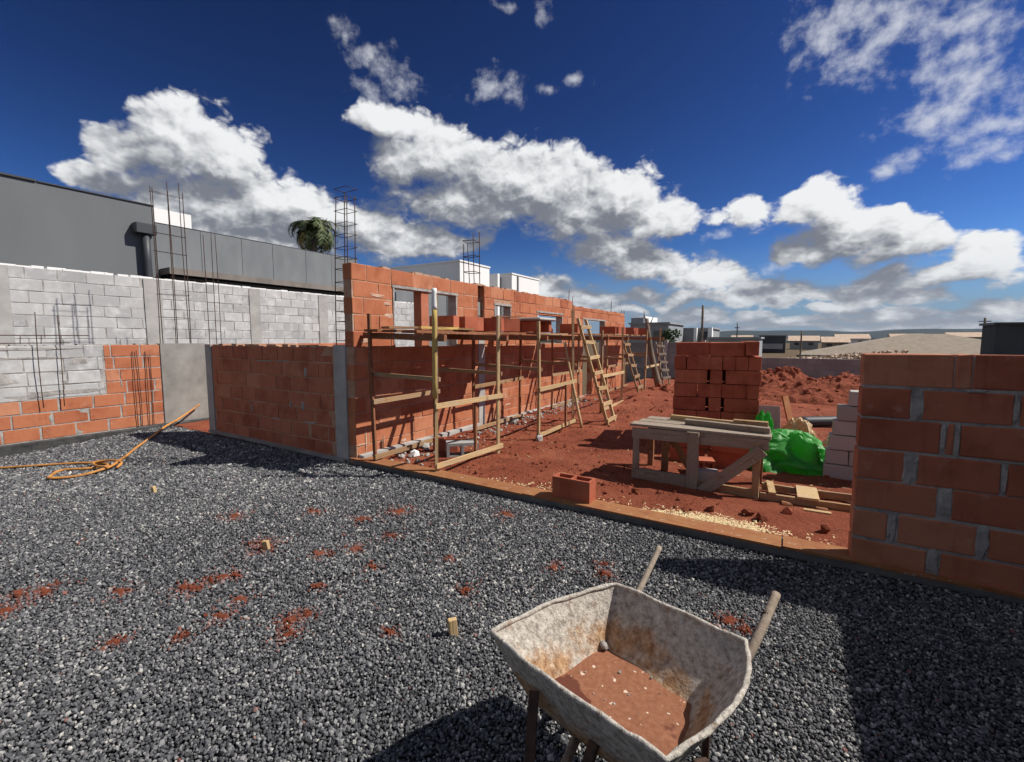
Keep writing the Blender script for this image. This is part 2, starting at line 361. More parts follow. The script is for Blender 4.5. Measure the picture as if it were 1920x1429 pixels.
material('mortar_clay', mortar_clay)
material('mortar_pale', lambda h, b: (h.ramp(h.noise(wpos(h), 14, 6, .7), [(.3, (.42, .24, .16)), (.7, (.60, .46, .36))]), (h.noise(wpos(h), 60, 4, .7), .8, .01)))
def block(h, b):
    p = wpos(h); r = rnd(h)
    c = h.ramp(r, [(0, (.36, .362, .365)), (.5, (.43, .433, .433)), (1, (.49, .49, .487))])
    n = h.noise(p, 4.5, 7, .68); c = h.mix(h.m('MULTIPLY', h.smooth(n, .44, .70), .75), c, (.64, .645, .64))
    n2 = h.noise(scl(h, p, (1, 1, .6)), 2.3, 5, .6); c = h.mix(h.m('MULTIPLY', h.smooth(n2, .55, .72), .5), c, (.30, .305, .31))
    f = h.noise(p, 140, 2, .7); return c, (h.m('ADD', h.m('MULTIPLY', n, .7), f), .5, .006)
material('block', block)
def block_plain(h, b):
    p = wpos(h); c = h.ramp(rnd(h), [(0, (.34, .315, .30)), (1, (.46, .43, .415))])
    n = h.noise(p, 8, 5, .6); c = h.mix(h.m('MULTIPLY', h.smooth(n, .5, .75), .5), c, (.45, .33, .27))
    return c, (h.noise(p, 150, 2, .7), .5, .005)
material('block_plain', block_plain)
def concrete(c0, c1, stain=(.42, .36, .28)):
    def f(h, b):
        p = wpos(h); n = h.noise(p, 3.5, 7, .62); c = h.ramp(n, [(.3, c0), (.7, c1)])
        n2 = h.noise(scl(h, p, (1, 1, .35)), 4, 4, .6); c = h.mix(h.m('MULTIPLY', h.smooth(n2, .55, .75), .4), c, stain)
        return c, (h.m('ADD', n, h.m('MULTIPLY', h.noise(p, 130, 2, .7), .4)), .5, .006)
    return f
material('concrete', concrete((.30, .295, .285), (.46, .45, .43)))
material('concrete_mid', concrete((.20, .195, .18), (.33, .32, .30), (.22, .20, .16)))
material('concrete_dark', concrete((.17, .165, .16), (.30, .29, .28)))
def plaster(c0, c1, s=1.2):
    def f(h, b):
        p = wpos(h); n = h.noise(scl(h, p, (1, 1, .4)), s, 5, .6)
        return h.ramp(n, [(.3, c0), (.7, c1)]), (h.noise(p, 60, 2, .6), .2, .004)
    return f
material('grey_plaster', plaster((.14, .15, .158), (.165, .175, .183), .7))
material('grey_panel', plaster((.165, .177, .188), (.215, .227, .238), 2.2))
material('white_plaster', plaster((.78, .78, .77), (.84, .84, .83)))
material('far_grey', plaster((.26, .275, .29), (.33, .345, .36)))
material('far_dark', plaster((.055, .062, .068), (.075, .082, .09)))
material('dark_metal', lambda h, b: ((.045, .05, .058), None), .5, .4)
material('flashing', plaster((.17, .15, .135), (.25, .22, .195), 3))
def far_block(h, b):
    p = wpos(h); c = h.ramp(rnd(h), [(0, (.20, .205, .21)), (1, (.29, .295, .30))]); n = h.noise(p, 2, 5, .6)
    return h.mix(h.m('MULTIPLY', h.smooth(n, .5, .75), .5), c, (.14, .14, .145)), None
material('far_block', far_block)
material('eave_shade', lambda h, b: ((.012, .011, .011), None), 1, 0)
def wood(c0, c1, grey):
    def f(h, b):
        o = co(h); r = rnd(h)
        g = h.noise(scl(h, o, (38, 38, 1.6)), 1.5, 5, .65, .4); c = h.ramp(g, [(.3, c0), (.7, c1)])
        n = h.noise(wpos(h), 5, 5, .6); c = h.mix(h.m('MULTIPLY', h.smooth(n, .4, .7), .7), c, grey)
        c = h.mix(h.m('MULTIPLY', r, .45), c, h.mix(1, c, (.55, .5, .45), 'MULTIPLY'))
        sp = h.noise(wpos(h), 24, 5, .7); c = h.mix(h.m('MULTIPLY', h.smooth(sp, .60, .68), .6), c, (.52, .47, .42))
        st = h.noise(wpos(h), 9, 4, .6); c = h.mix(h.m('MULTIPLY', h.smooth(st, .58, .70), .5), c, (.16, .07, .04))
        return c, (g, .7, .006)
    return f
material('wood', wood((.30, .18, .09), (.46, .30, .16), (.33, .25, .18)))
material('wood_pale', wood((.46, .31, .15), (.66, .48, .26), (.50, .38, .25)))
material('wood_grey', wood((.25, .20, .16), (.40, .335, .27), (.34, .28, .235)))
material('wood_red', wood((.22, .09, .045), (.32, .14, .07), (.26, .12, .065)))
material('board_orange', wood((.29, .125, .052), (.39, .19, .085), (.31, .105, .052)))
material('pole_yellow', wood((.58, .42, .13), (.68, .50, .17), (.55, .38, .15)))
material('pvc_white', lambda h, b: ((.78, .78, .76), None), .45, .4)
def rust(h, b):
    n = h.noise(wpos(h), 30, 3, .6); return h.ramp(n, [(.3, (.035, .022, .018)), (.7, (.085, .045, .03))]), None
material('rebar', rust, .8, .3)
def soil(h, b):
    p = wpos(h); n = h.noise(p, 1.7, 7, .62); f = h.noise(p, 26, 6, .7)
    c = h.ramp(n, [(.3, (.24, .060, .031)), (.5, (.35, .094, .048)), (.72, (.45, .150, .082))])
    c = h.mix(h.smooth(f, .55, .75), c, h.mix(1, c, (1.25, 1.35, 1.4), 'MULTIPLY'))
    s = h.noise(p, 60, 3, .7); c = h.mix(h.m('MULTIPLY', h.smooth(s, .64, .72), .5), c, (.55, .38, .28))
    m2 = h.noise(p, 7, 5, .65); c = h.mix(h.m('MULTIPLY', h.smooth(m2, .50, .68), .45), c, h.mix(1, c, (.55, .50, .48), 'MULTIPLY'))
    return c, (h.m('ADD', h.m('ADD', f, m2), h.m('MULTIPLY', h.noise(p, 90, 4, .75), .8)), 1.0, .045)
material('soil', soil)
def stone_mat(h, b):
    a = attr(h, 'shade'); r = attr(h, 'red')
    c = h.ramp(a, [(0, (.030, .031, .036)), (.35, (.095, .098, .108)), (.65, (.185, .188, .196)), (.88, (.34, .34, .335)), (1, (.52, .50, .46))])
    n = h.noise(wpos(h), 160, 2, .6); c = h.mix(1, c, h.ramp(n, [(.3, .7), (.7, 1.25)]), 'MULTIPLY')
    c = h.mix(h.m('MULTIPLY', r, .85), c, (.27, .075, .042)); return c, None
material('gravel', stone_mat, .75, .3)
def gravel_bed(h, b):
    p = wpos(h); vo = h.n('ShaderNodeTexVoronoi'); h.put(vo.inputs['Vector'], p); vo.inputs['Scale'].default_value = 62
    c = h.ramp(vo.outputs['Color'], [(0, (.010, .010, .012)), (.6, (.035, .036, .040)), (1, (.10, .10, .105))])
    return c, (vo.outputs['Distance'], 1.0, .012)
material('gravel_bed', gravel_bed)
def paint_tray(h, b):
    p = co(h); n = h.noise(p, 7, 7, .68); f = h.noise(p, 45, 5, .7)
    c = h.ramp(f, [(.32, (.22, .195, .17)), (.5, (.46, .425, .375)), (.72, (.68, .645, .59))])
    z = h.n('ShaderNodeSeparateXYZ'); h.put(z.inputs[0], p)
    lo = h.smooth(z.outputs[2], .49, .33)                      # dried slurry gathers towards the floor
    m = h.smooth(h.m('ADD', h.m('MULTIPLY', n, 1.7), h.m('MULTIPLY', lo, .42)), .98, 1.36)
    c = h.mix(m, c, h.ramp(f, [(.3, (.20, .095, .048)), (.5, (.40, .24, .13)), (.7, (.58, .42, .27))]))
    sp = h.noise(p, 95, 3, .6); c = h.mix(h.m('MULTIPLY', h.smooth(sp, .60, .70), .35), c, (.18, .12, .08))
    dr = h.noise(scl(h, p, (1, 1, .16)), 34, 4, .6); c = h.mix(h.m('MULTIPLY', h.smooth(dr, .58, .70), .5), c, (.24, .13, .07))
    pl = h.noise(p, 17, 5, .7); c = h.mix(h.m('MULTIPLY', h.smooth(pl, .62, .70), .7), c, (.70, .66, .60))
    b.inputs['Roughness'].default_value = .75
    return c, (h.m('ADD', n, h.m('MULTIPLY', f, .9)), .9, .012)
material('tray_paint', paint_tray)
def tray_mud(h, b):
    p = co(h); n = h.noise(p, 4.6, 5, .5); f = h.noise(p, 55, 4, .7)
    c = h.ramp(f, [(.3, (.20, .078, .043)), (.7, (.30, .135, .078))])
    wet = h.smooth(n, .525, .55); c = h.mix(wet, c, (.12, .040, .026))
    sp = h.noise(p, 38, 2, .5); c = h.mix(h.smooth(sp, .68, .72), c, (.62, .50, .40))
    h.put(b.inputs['Roughness'], h.m('SUBTRACT', .8, h.m('MULTIPLY', wet, .35)))
    return c, (f, .4, .004)
material('tray_mud', tray_mud)
material('rubber', lambda h, b: ((.03, .028, .027), (h.noise(co(h), 60, 3, .6), .4, .004)), .8, .3)
def tarp(h, b):
    p = co(h); n = h.noise(p, 7, 4, .6); c = h.ramp(n, [(.3, (.03, .27, .035)), (.7, (.075, .44, .075))]); du = h.noise(p, 16, 6, .7); c = h.mix(h.m('MULTIPLY', h.smooth(du, .52, .72), .45), c, (.30, .40, .22))
    return c, (h.noise(p, 22, 4, .6), .5, .01)
material('green_plastic', tarp, .45, .45)
material('footing_dark', lambda h, b: (h.ramp(h.noise(wpos(h), 6, 6, .65), [(.35, (.03, .03, .031)), (.62, (.075, .074, .072)), (.75, (.20, .19, .18))]), (h.noise(wpos(h), 40, 4, .6), .6, .008)), .7, .3)  # near-black footing colour with paler mottling
_t = MATS['green_plastic'].node_tree; _h = NT(_t); _b = next(n for n in _t.nodes if n.type == 'BSDF_PRINCIPLED'); _o = next(n for n in _t.nodes if n.type == 'OUTPUT_MATERIAL')
_tr = _h.n('ShaderNodeBsdfTranslucent'); _tr.inputs[0].default_value = (.10, .62, .10, 1); _mx = _h.n('ShaderNodeMixShader'); _mx.inputs[0].default_value = .45      # thin sheet lets the sun through
_t.links.new(_b.outputs[0], _mx.inputs[1]); _t.links.new(_tr.outputs[0], _mx.inputs[2]); _t.links.new(_mx.outputs[0], _o.inputs[0])
material('yellow_plastic', lambda h, b: (h.ramp(h.noise(co(h), 14, 4, .6), [(.3, (.42, .26, .12)), (.7, (.72, .56, .33))]), None), .5, .4)
material('sack_pale', lambda h, b: (h.ramp(h.noise(co(h), 14, 4, .6), [(.3, (.30, .34, .14)), (.7, (.58, .58, .36))]), None), .6, .3)
material('hose_orange', lambda h, b: (h.ramp(h.noise(wpos(h), 9, 4, .6), [(.3, (.36, .16, .05)), (.7, (.66, .30, .07))]), None), .55, .3)
material('sawdust', lambda h, b: (h.ramp(rnd(h) if False else h.noise(wpos(h), 70, 3, .6), [(.3, (.62, .44, .22)), (.7, (.86, .72, .46))]), None), .9, .1)
def leaf(c0, c1):
    return lambda h, b: (h.ramp(h.noise(wpos(h), 2.5, 3, .6), [(.3, c0), (.7, c1)]), None)
material('palm_leaf', leaf((.05, .075, .03), (.13, .16, .065)), .6, .3)
material('palm_old', leaf((.16, .12, .03), (.26, .20, .05)), .7, .2)
material('bush_leaf', leaf((.018, .035, .014), (.05, .08, .03)), .7, .2)
material('bark', leaf((.14, .11, .085), (.25, .20, .16)))
material('hill_forest', leaf((.018, .030, .034), (.030, .046, .050)), 1, 0)
material('roof_tile', leaf((.26, .22, .175), (.34, .29, .235)))
material('roof_clay', leaf((.42, .30, .22), (.60, .48, .38)))
material('glass_dark', lambda h, b: ((.02, .022, .026), None), .15, .5)
material('far_ground', leaf((.12, .06, .035), (.10, .09, .045)))

# ------------------------------------------------------------------ ground
def gz(x, y):
    s = np.clip((-x-4.5)/4.5, 0, 1.1)
    return s*(-.13 + np.clip(y-1.5, -1, 3)*.062) + .014*fbm(x, y, .9, 2) + .010*fbm(x, y, 3.1, 2)
V, F = sheet_np(np.linspace(-60, 60, 25), np.linspace(-30, 140, 25), lambda X, Y: X*0 - .30)
big = mesh('ground', [(-5000, -5000, -.34), (5000, -5000, -.34), (5000, 9000, -.34), (-5000, 9000, -.34)], [(0, 1, 2, 3)], 'far_ground')
tag(obj('ground', big), kind='structure')
V, F = sheet_np(np.linspace(-9.5, 3.2, 200), np.linspace(-5, 3.60, 140), lambda X, Y: gz(X, Y) - .010)
tag(obj('gravel_bed', np_mesh('gravel_bed', V, F, 'gravel_bed', True)), kind='structure')
V, F = sheet_np(np.linspace(-9.5, -4.4, 50), np.linspace(3.56, 9, 40), lambda X, Y: gz(X, np.minimum(Y, 3.6)) - .012 + .04*fbm(X, Y, 1.5, 3))
tag(obj('soil_behind_wall', np_mesh('soil_behind_wall', V, F, 'soil', True)), kind='structure')
# spots of red soil dropped on the gravel: x, y, radius
PATCH = [(-3.70, .75, .075), (-3.62, .57, .07), (-3.82, .66, .05), (-2.98, 1.226, .07), (-3.05, 1.20, .05), (-2.98, 1.377, .06), (-2.93, 1.44, .045), (-3.31, .98, .055), (-2.54, 1.16, .055),
         (-2.205, 1.34, .06), (-2.16, 1.42, .04), (-3.16, 1.756, .09), (-3.24, 1.79, .06), (-2.10, 1.26, .05), (-2.57, 2.07, .06), (-2.51, 2.36, .05), (-2.94, 2.46, .07), (-2.81, 2.745, .09),
         (-2.71, 1.89, .06), (-2.77, .78, .045), (-.92, 2.65, .06), (-.194, 2.55, .06), (-1.656, 1.544, .035), (-3.91, 1.94, .08), (-1.57, 2.04, .05), (-2.53, .97, .04),
         (-1.24, 2.57, .05), (-1.99, 3.17, .07), (-2.62, 1.30, .05), (-2.36, 1.62, .04), (-.12, 2.50, .04), (-.98, 2.75, .04), (-3.45, 2.35, .06), (-2.25, 1.95, .04), (-1.9, 2.3, .04)]
def gravel():
    yaw = YAW; fx, fy = -math.sin(yaw), math.cos(yaw); rx, ry = math.cos(yaw), math.sin(yaw)
    VV = []; FF = []; SH = []; RD = []; base = 0
    for (d0, d1, sp, rad, ico) in ((.9, 2.5, .0113, .0069, True), (2.5, 4.4, .0146, .0096, False), (4.4, 11, .0210, .0150, False)):
        gx, gy = np.meshgrid(np.arange(-9.3, 1.8, sp), np.arange(-1.2, 3.54, sp)); n = gx.size
        x = gx.ravel() + RNG.uniform(-.5, .5, n)*sp; y = gy.ravel() + RNG.uniform(-.5, .5, n)*sp
        d = x*fx + y*fy; lat = x*rx + y*ry
        k = (d > d0) & (d <= d1) & (np.abs(lat) < 1.22*d + .3) & (y < 3.545) & (x > -9.18 - .12)
        x, y = x[k], y[k]; n = len(x)
        z = gz(x, y) + RNG.uniform(-.0065, .006, n)
        r = rad*RNG.lognormal(0, .26, n)
        V, F, kk = stones(np.stack([x, y, z], 1), r, ico)
        sh = np.clip(RNG.beta(1.5, 2.2, n) + .16*fbm(x, y, .8, 4) + .05, 0, 1)
        red = np.zeros(n)
        for (px, py, pr) in PATCH:
            q = np.hypot(x-px, y-py)/(pr*1.5); red = np.maximum(red, (RNG.random(n) < np.exp(-q*q*1.3)*.8)*RNG.uniform(.25, .9, n))
        stray = (RNG.random(n) < .003 + .008*(fbm(x, y, .8, 2) > .15)); red = np.maximum(red, stray*RNG.uniform(.3, .8, n))
        VV.append(V); FF.append(F + base); base += len(V); SH.append(np.repeat(sh, kk)); RD.append(np.repeat(red, kk))
    me = np_mesh('gravel', np.concatenate(VV), np.concatenate(FF), 'gravel', False, {'shade': np.concatenate(SH), 'red': np.concatenate(RD)})
    tag(obj('gravel', me), 'dark grey crushed gravel covering the foreground yard', 'gravel', kind='stuff')
gravel()
n_ = 420; pi_ = RNG.integers(0, len(PATCH), n_); pa = np.array(PATCH)[pi_]; x_ = pa[:, 0] + RNG.normal(0, 1, n_)*pa[:, 2]*.75; y_ = pa[:, 1] + RNG.normal(0, 1, n_)*pa[:, 2]*.5; r_ = .0055*RNG.lognormal(0, .5, n_)
V, F, kk = stones(np.stack([x_, y_, gz(x_, y_)+.010], 1), r_, True, jit=.3)
tag(obj('soil_crumbs', np_mesh('soil_crumbs', V, F, 'soil')), 'crumbs of red soil spilled on the gravel', 'soil', kind='stuff')
mb = MB()
for (px, py, pr) in PATCH:
    n = 13; c = float(gz(np.array(px), np.array(py)))
    ring = []; mid = []
    ph = random.uniform(0, 6)
    for k in range(n):
        a = 2*math.pi*k/n; rr = pr*(1 + .35*math.sin(2*a+ph) + random.uniform(-.3, .3))*.62
        ring.append((px+rr*math.cos(a)*1.2, py+rr*math.sin(a)*.8, c-.004)); mid.append((px+rr*.6*math.cos(a)*1.2, py+rr*.6*math.sin(a)*.8, c+.011+random.uniform(-.003, .004)))
    mb.add(ring+mid+[(px, py, c+.015)], [(k, (k+1) % n, n+(k+1) % n, n+k) for k in range(n)] + [(n+k, n+(k+1) % n, 2*n) for k in range(n)])
tag(mb.build('soil_spots', 'soil', smooth=True), 'flat smears of red soil dropped on the grey gravel', 'soil', kind='stuff')

# red soil of the building plot
def sz(x, y):
    z = .035 + .034*fbm(x, y, .55, 3) + .026*fbm(x, y, 2.4, 4) + .010*np.abs(fbm(x, y, 7, 3))
    z = z + .16*np.exp(-((x+2.6)/1.1)**2 - ((y-11.2)/2.2)**2) + .22*np.exp(-((x+2.2)/1.3)**2 - ((y-14.2)/1.8)**2)
    z = z*np.clip((y-3.72)/.5, .15, 1) + .02*np.clip((y-3.72)/.5, 0, 1)
    return z
ys = np.concatenate([np.linspace(3.70, 6.5, 150), np.linspace(6.53, 19, 170)])
V, F = sheet_np(np.linspace(-4.40, 7.0, 260), ys, sz)
tag(obj('red_soil', np_mesh('red_soil', V, F, 'soil', True)), kind='structure')
# clods and rubble on it
n = 6000; x = RNG.uniform(-4.2, 1.4, n); y = 3.8 + RNG.beta(1.0, 2.4, n)*10; k = fbm(x, y, .7, 3) + RNG.uniform(-.35, .35, n) > -.02; x, y = x[k], y[k]
r = .0075*RNG.lognormal(0, .62, len(x)); z = sz(x, y) + r*.3
V, F, kk = stones(np.stack([x, y, z], 1), r, True, jit=.35)
tag(obj('soil_clods', np_mesh('soil_clods', V, F, 'soil', False)), 'small red clods and crumbs scattered on the bare soil', 'soil', kind='stuff')
# excavated heap
def mound(cx, cy, ax, ay, h, rz, name, seed):
    u = np.linspace(-1.25, 1.25, 130)
    def zf(X, Y):
        q = X*X + Y*Y; t = np.clip(1-q/1.25, 0, 1)
        return h*(t**.8)*(1 + .75*fbm(X+seed, Y, 1.6, 4)) + h*.34*t**.3*(np.abs(fbm(X+seed, Y+3, 4, 4))-.2) + h*.12*t**.3*fbm(X+seed, Y+3, 14, 3) - .10
    V, F = sheet_np(u, u, zf); c, s = math.cos(rz), math.sin(rz)
    X = V[:, 0]*ax; Y = V[:, 1]*ay; V[:, 0] = cx + c*X - s*Y; V[:, 1] = cy + s*X + c*Y
    tag(obj(name, np_mesh(name, V, F, 'soil', False)), kind='structure')
    i = RNG.integers(0, len(V), 240); i = i[V[i, 2] > .05]; r = .035*RNG.lognormal(0, .5, len(i)); CL.append((V[i] + np.array([0, 0, .01]), r))
CL = []
mound(1.0, 13.6, 2.3, 1.5, .60, .2, 'soil_heap', 2)
mound(-.4, 15.2, 1.4, 1.1, .62, 0, 'soil_heap', 9)
mound(2.6, 11.2, 1.8, 1.3, .30, .3, 'soil_heap', 15)
# heap at the far end of the scaffolds
mound(-2.3, 11.6, 1.0, 1.5, .36, .1, 'soil_heap', 21)

C_ = np.concatenate([c for c, r in CL]); r_ = np.concatenate([r for c, r in CL]); V, F, kk = stones(C_, r_, True, jit=.35)
tag(obj('heap_clods', np_mesh('heap_clods', V, F, 'soil', False)), 'loose red clods on the excavated soil heaps', 'soil', kind='stuff')

# ------------------------------------------------------------------ masonry
_bm = {}
def brick_mesh(L, T, H, mat, var):
    k = (round(L, 2), round(T, 3), round(H, 3), mat, var)
    if k not in _bm:
        rr = random.Random(hash(k[:3]) + var); V, F = bevel_box(k[0], k[1], k[2], .006, .0030, rr); _bm[k] = mesh('brick', V, F, mat)
    return _bm[k]
def lay(u0, u1, mod, gap, off, jit=.03):
    out = []; u = u0 - off
    while u < u1:
        L = mod*(1 + random.uniform(-jit, jit)); a, b = max(u, u0), min(u+L-gap, u1)
        if b - a > .05: out.append((a, b))
        u += L
    return out
def cut(segs, z0, z1, openings):
    for (o0, o1, p0, p1) in openings:
        if p0 < (z0+z1)/2 < p1:
            nx = []
            for a, b in segs:
                if b <= o0 or a >= o1: nx.append((a, b)); continue
                if o0 - a > .04: nx.append((a, o0))
                if b - o1 > .04: nx.append((o1, b))
            segs = nx
    return segs
def brick_wall(parent, axis, face, sgn, T, rows, mat, name='brick', wob=.003, cap=300, jitz=.0):
    """rows: (z0, z1, [(u0,u1[,mat])]); face = coordinate of the visible face, sgn = its outward side"""
    base = parent.location; n = 0; rest = MB()
    for (z0, z1, segs) in rows:
        for sg in segs:
            a, b = sg[0], sg[1]; m = sg[2] if len(sg) > 2 else mat
            H = z1 - z0; L = b - a; w_ = face - sgn*T/2 + random.uniform(-wob, wob); c = (a+b)/2; zc = (z0+z1)/2 + random.uniform(-jitz, jitz)
            loc = Vector((c, w_, zc)) if axis == 'x' else Vector((w_, c, zc))
            rot = Vector((random.uniform(-.006, .006), random.uniform(-.006, .006), (0 if axis == 'x' else math.pi/2) + random.uniform(-.004, .004)))
            if n < cap: obj(name, brick_mesh(L, T, H, m, random.randrange(3)), parent, loc - base, rot, (L/round(L, 2), 1, 1))
            else:
                d = (L/2, T/2) if axis == 'x' else (T/2, L/2); lo = loc - base
                rest.box(lo.x-d[0], lo.x+d[0], lo.y-d[1], lo.y+d[1], lo.z-H/2, lo.z+H/2)
            n += 1
    if rest.V: tag(rest.build('far_bricks', mat, parent), kind='stuff')
def slab(parent, axis, u, z, face, sgn, T, mat, openings=(), name='mortar_core', inset=.006):
    us = sorted(set([u[0], u[1]] + [q for o in openings for q in o[:2]])); zs = sorted(set([z[0], z[1]] + [q for o in openings for q in o[2:]]))
    us = [q for q in us if u[0] <= q <= u[1]]; zs = [q for q in zs if z[0] <= q <= z[1]]
    def sol(i, j):
        a, b = (us[i]+us[i+1])/2, (zs[j]+zs[j+1])/2
        return not any(o[0] < a < o[1] and o[2] < b < o[3] for o in openings)
    h0, h1 = sorted((face - sgn*inset, face - sgn*(T-inset)))
    V, F = grid_vf(us, zs, sol, h0, h1, 'xz' if axis == 'x' else 'yz'); b = parent.location
    return obj(name, mesh(name, [(Vector(v)-b) for v in V], F, mat), parent)
def smears(parent, axis, face, sgn, spots, mat='mortar', name='mortar_smear'):
    """blobs of mortar squeezed out over the joints: (u, z, half u, half z)"""
    b = parent.location
    for (u, z, du, dz) in spots:
        n = 12; ring = []; top = []
        for k in range(n):
            a = 2*math.pi*k/n; q = 1 + random.uniform(-.32, .32); c, s = math.cos(a), math.sin(a)
            c = math.copysign(abs(c)**.6, c); s = math.copysign(abs(s)**.6, s)
            for lst, f, d in ((ring, 1, -.004), (top, .72, .004+random.uniform(-.002, .002))):
                U, Z, W_ = u+du*c*q*f, z+dz*s*q*f, face+sgn*d; lst.append(Vector((U, W_, Z) if axis == 'x' else (W_, U, Z)) - b)
        F = [(k, (k+1) % n, n+(k+1) % n, n+k) for k in range(n)] + [tuple(range(n, 2*n))]
        if (axis == 'x') == (sgn > 0): F = [f[::-1] for f in F]
        obj(name, mesh(name, ring+top, F, mat), parent)

# kerb: foundation beam with shuttering boards on its outer edge
kerb = obj('kerb', mesh('kerb', *box_vf(-4.40, 3.0, 3.575, 3.74, -.30, .052), 'concrete_dark')); tag(kerb, kind='structure')
for (a, b, t) in ((-4.42, -2.05, .008), (-2.04, .02, .0), (.03, 1.6, .004)):
    bar('board', (a, 3.63-t, .064+t*.5), (b, 3.626, .060), .20, .018, 'board_orange', kerb)

# --- right foreground wall
ZR = [.0, .2, .4, .6, .8, 1.0, 1.2]; zk = .06
wr = thing('brick_wall', 'shaded orange brick wall with wide grey joints in the right foreground', 'wall', (.404, 3.63, zk))
def reg(u, mod=.40, gap=.022): return lay(u, 2.18, mod, gap, 0, .02)
rows = [
    (1.205, 1.40, [(.404, .823), (.829, .899)] + reg(.906)),
    (1.01, 1.188, [(.404, .645), (.698, 1.077)] + reg(1.105)),
    (.812, .995, [(.404, .790), (.816, .848)] + reg(.875)),
    (.612, .795, [(.404, .632), (.695, 1.055)] + reg(1.082)),
    (.425, .605, [(.404, .800), (.865, 1.24)] + reg(1.27)),
    (.228, .405, [(.404, .575), (.632, .985)] + reg(1.035)),
    (.062, .212, [(.404, .775), (.835, 1.19)] + reg(1.22))]
brick_wall(wr, 'x', 3.563, -1, .145, rows, 'brick_dark', wob=.001)
slab(wr, 'x', (.412, 2.18), (.062, 1.392), 3.563, -1, .145, 'mortar', inset=.0065)
smears(wr, 'x', 3.563, -1, [(.672, 1.10, .033, .095), (.80, .905, .012, .085), (.861, .90, .012, .09), (.665, .705, .034, .09), (.832, .515, .036, .088), (.604, .315, .022, .085), (1.01, .315, .028, .09), (.805, .14, .03, .075), (1.09, 1.10, .012, .085), (1.068, .70, .012, .08), (.92, 1.197, .05, .012), (1.2, .80, .12, .01)])
# --- wall along the right edge of the yard, outside the picture, whose shadow reaches into it
ws = thing('block_wall', 'tall block boundary wall along the right side of the gravel yard', 'wall', (2.3, 0, -.1))
slab(ws, 'y', (-4, 4.05), (-.15, 2.40), 2.20, -1, .19, 'mortar', inset=.004)
rows = [(-.1+.2*i, .09+.2*i, lay(-4, 4.05, .40, .01, .2*(i % 2))) for i in range(12)]
brick_wall(ws, 'y', 2.20, -1, .19, [(a, min(b, 2.39), s) for a, b, s in rows], 'block_plain', name='block', cap=260)

# --- short red wall
sw = thing('brick_wall', 'low shaded red brick wall with a grey column at each end', 'wall', (-6.1, 3.64, 0))
rows = [(.02+.1975*i, .02+.1975*i+.187, lay(-7.60, -4.74, random.choice((.36, .38, .40)), .010, random.uniform(0, .35), .12)) for i in range(7)]
brick_wall(sw, 'x', 3.57, -1, .145, rows, 'brick_dark', wob=.004)
slab(sw, 'x', (-7.62, -4.70), (-.2, 1.385), 3.57, -1, .145, 'mortar_clay')
smears(sw, 'x', 3.57, -1, [(-5.27, 1.07, .03, .07), (-5.36, .62, .03, .07), (-5.62, .62, .02, .06), (-5.95, .40, .10, .012), (-6.55, .5, .015, .05), (-5.2, .42, .14, .012), (-6.2, 1.19, .2, .008), (-5.75, 1.20, .15, .01)])
MB().box(-1.68, -1.505, -.08, .09, -.2, 1.41).build('column', 'concrete', sw)
MB().box(1.41, 1.62, -.085, .09, -.15, 1.42).build('column', 'concrete', sw)
mb = MB()
for i in range(16):
    a = -7.55 + i*.18; mb.box(a+6.1, a+6.1+random.uniform(.1, .22), -.07, .07, 1.386, 1.395+random.uniform(.002, .03))
tag(mb.build('mortar_cap', 'mortar_clay', sw), kind='stuff')
# footing board at its base
bar('footing_board', (-4.5, 3.55, .03), (-7.7, 3.55, .06), .10, .03, 'concrete_dark', sw, base=sw.location)

# --- long wall with window openings
LW = -4.35
lw = thing('brick_wall', 'long tall sunlit orange brick wall with window openings and scaffolds along it', 'wall', (LW-.075, 3.57, 0))
OP = [(4.22, 5.52, 1.39, 2.15), (6.56, 7.10, 1.55, 2.08), (8.11, 9.30, 1.40, 2.03), (10.50, 12.05, .92, 1.98), (10.5, 11.15, .05, .92)]
rows = []
for i in range(12):
    z0 = .02 + .1965*i; z1 = z0 + .187; s = []
    for (a, b, top) in ((3.575, 6.08, 2.40), (6.26, 9.84, 2.33), (9.96, 13.80, 2.26)):
        if z1 > top + .06: continue
        s += lay(a, b, .392, .008, .196*(i % 2) + random.uniform(-.03, .03), .03)
    s = cut(s, z0, z1, OP); rows.append((z0, z1, s))
rows.append((2.178, 2.262, lay(9.96, 13.80, .39, .008, .1)))
brick_wall(lw, 'y', LW, 1, .15, rows, 'brick', wob=.003)
for (a, b, top) in ((3.58, 6.08, 2.37), (6.26, 9.84, 2.365), (9.96, 13.79, 2.17)):
    slab(lw, 'y', (a, b), (-.2, top), LW, 1, .15, 'mortar_clay', [o for o in OP if a < o[0] < b])
bx = lambda y0, y1, z0, z1, mat, name, x0=LW-.155, x1=LW+.006: MB().box(x0-lw.location.x, x1-lw.location.x, y0-3.57, y1-3.57, z0, z1).build(name, mat, lw)
bx(6.085, 6.255, -.2, 1.55, 'concrete', 'column'); bx(9.845, 9.955, -.2, 2.28, 'wood_red', 'column')
bx(6.11, 6.22, 1.55, 2.1, 'concrete_dark', 'column', LW-.14, LW-.06)
# footing ledge along the foot of the wall
V, F = bevel_box(.10, 2.45, .14, .01, .006); obj('footing', mesh('footing', V, F, 'concrete'), lw, (.12, 1.25, .04))
V, F = bevel_box(.09, 4.0, .12, .01, .006); obj('footing', mesh('footing', V, F, 'concrete'), lw, (.115, 5.0, .02))
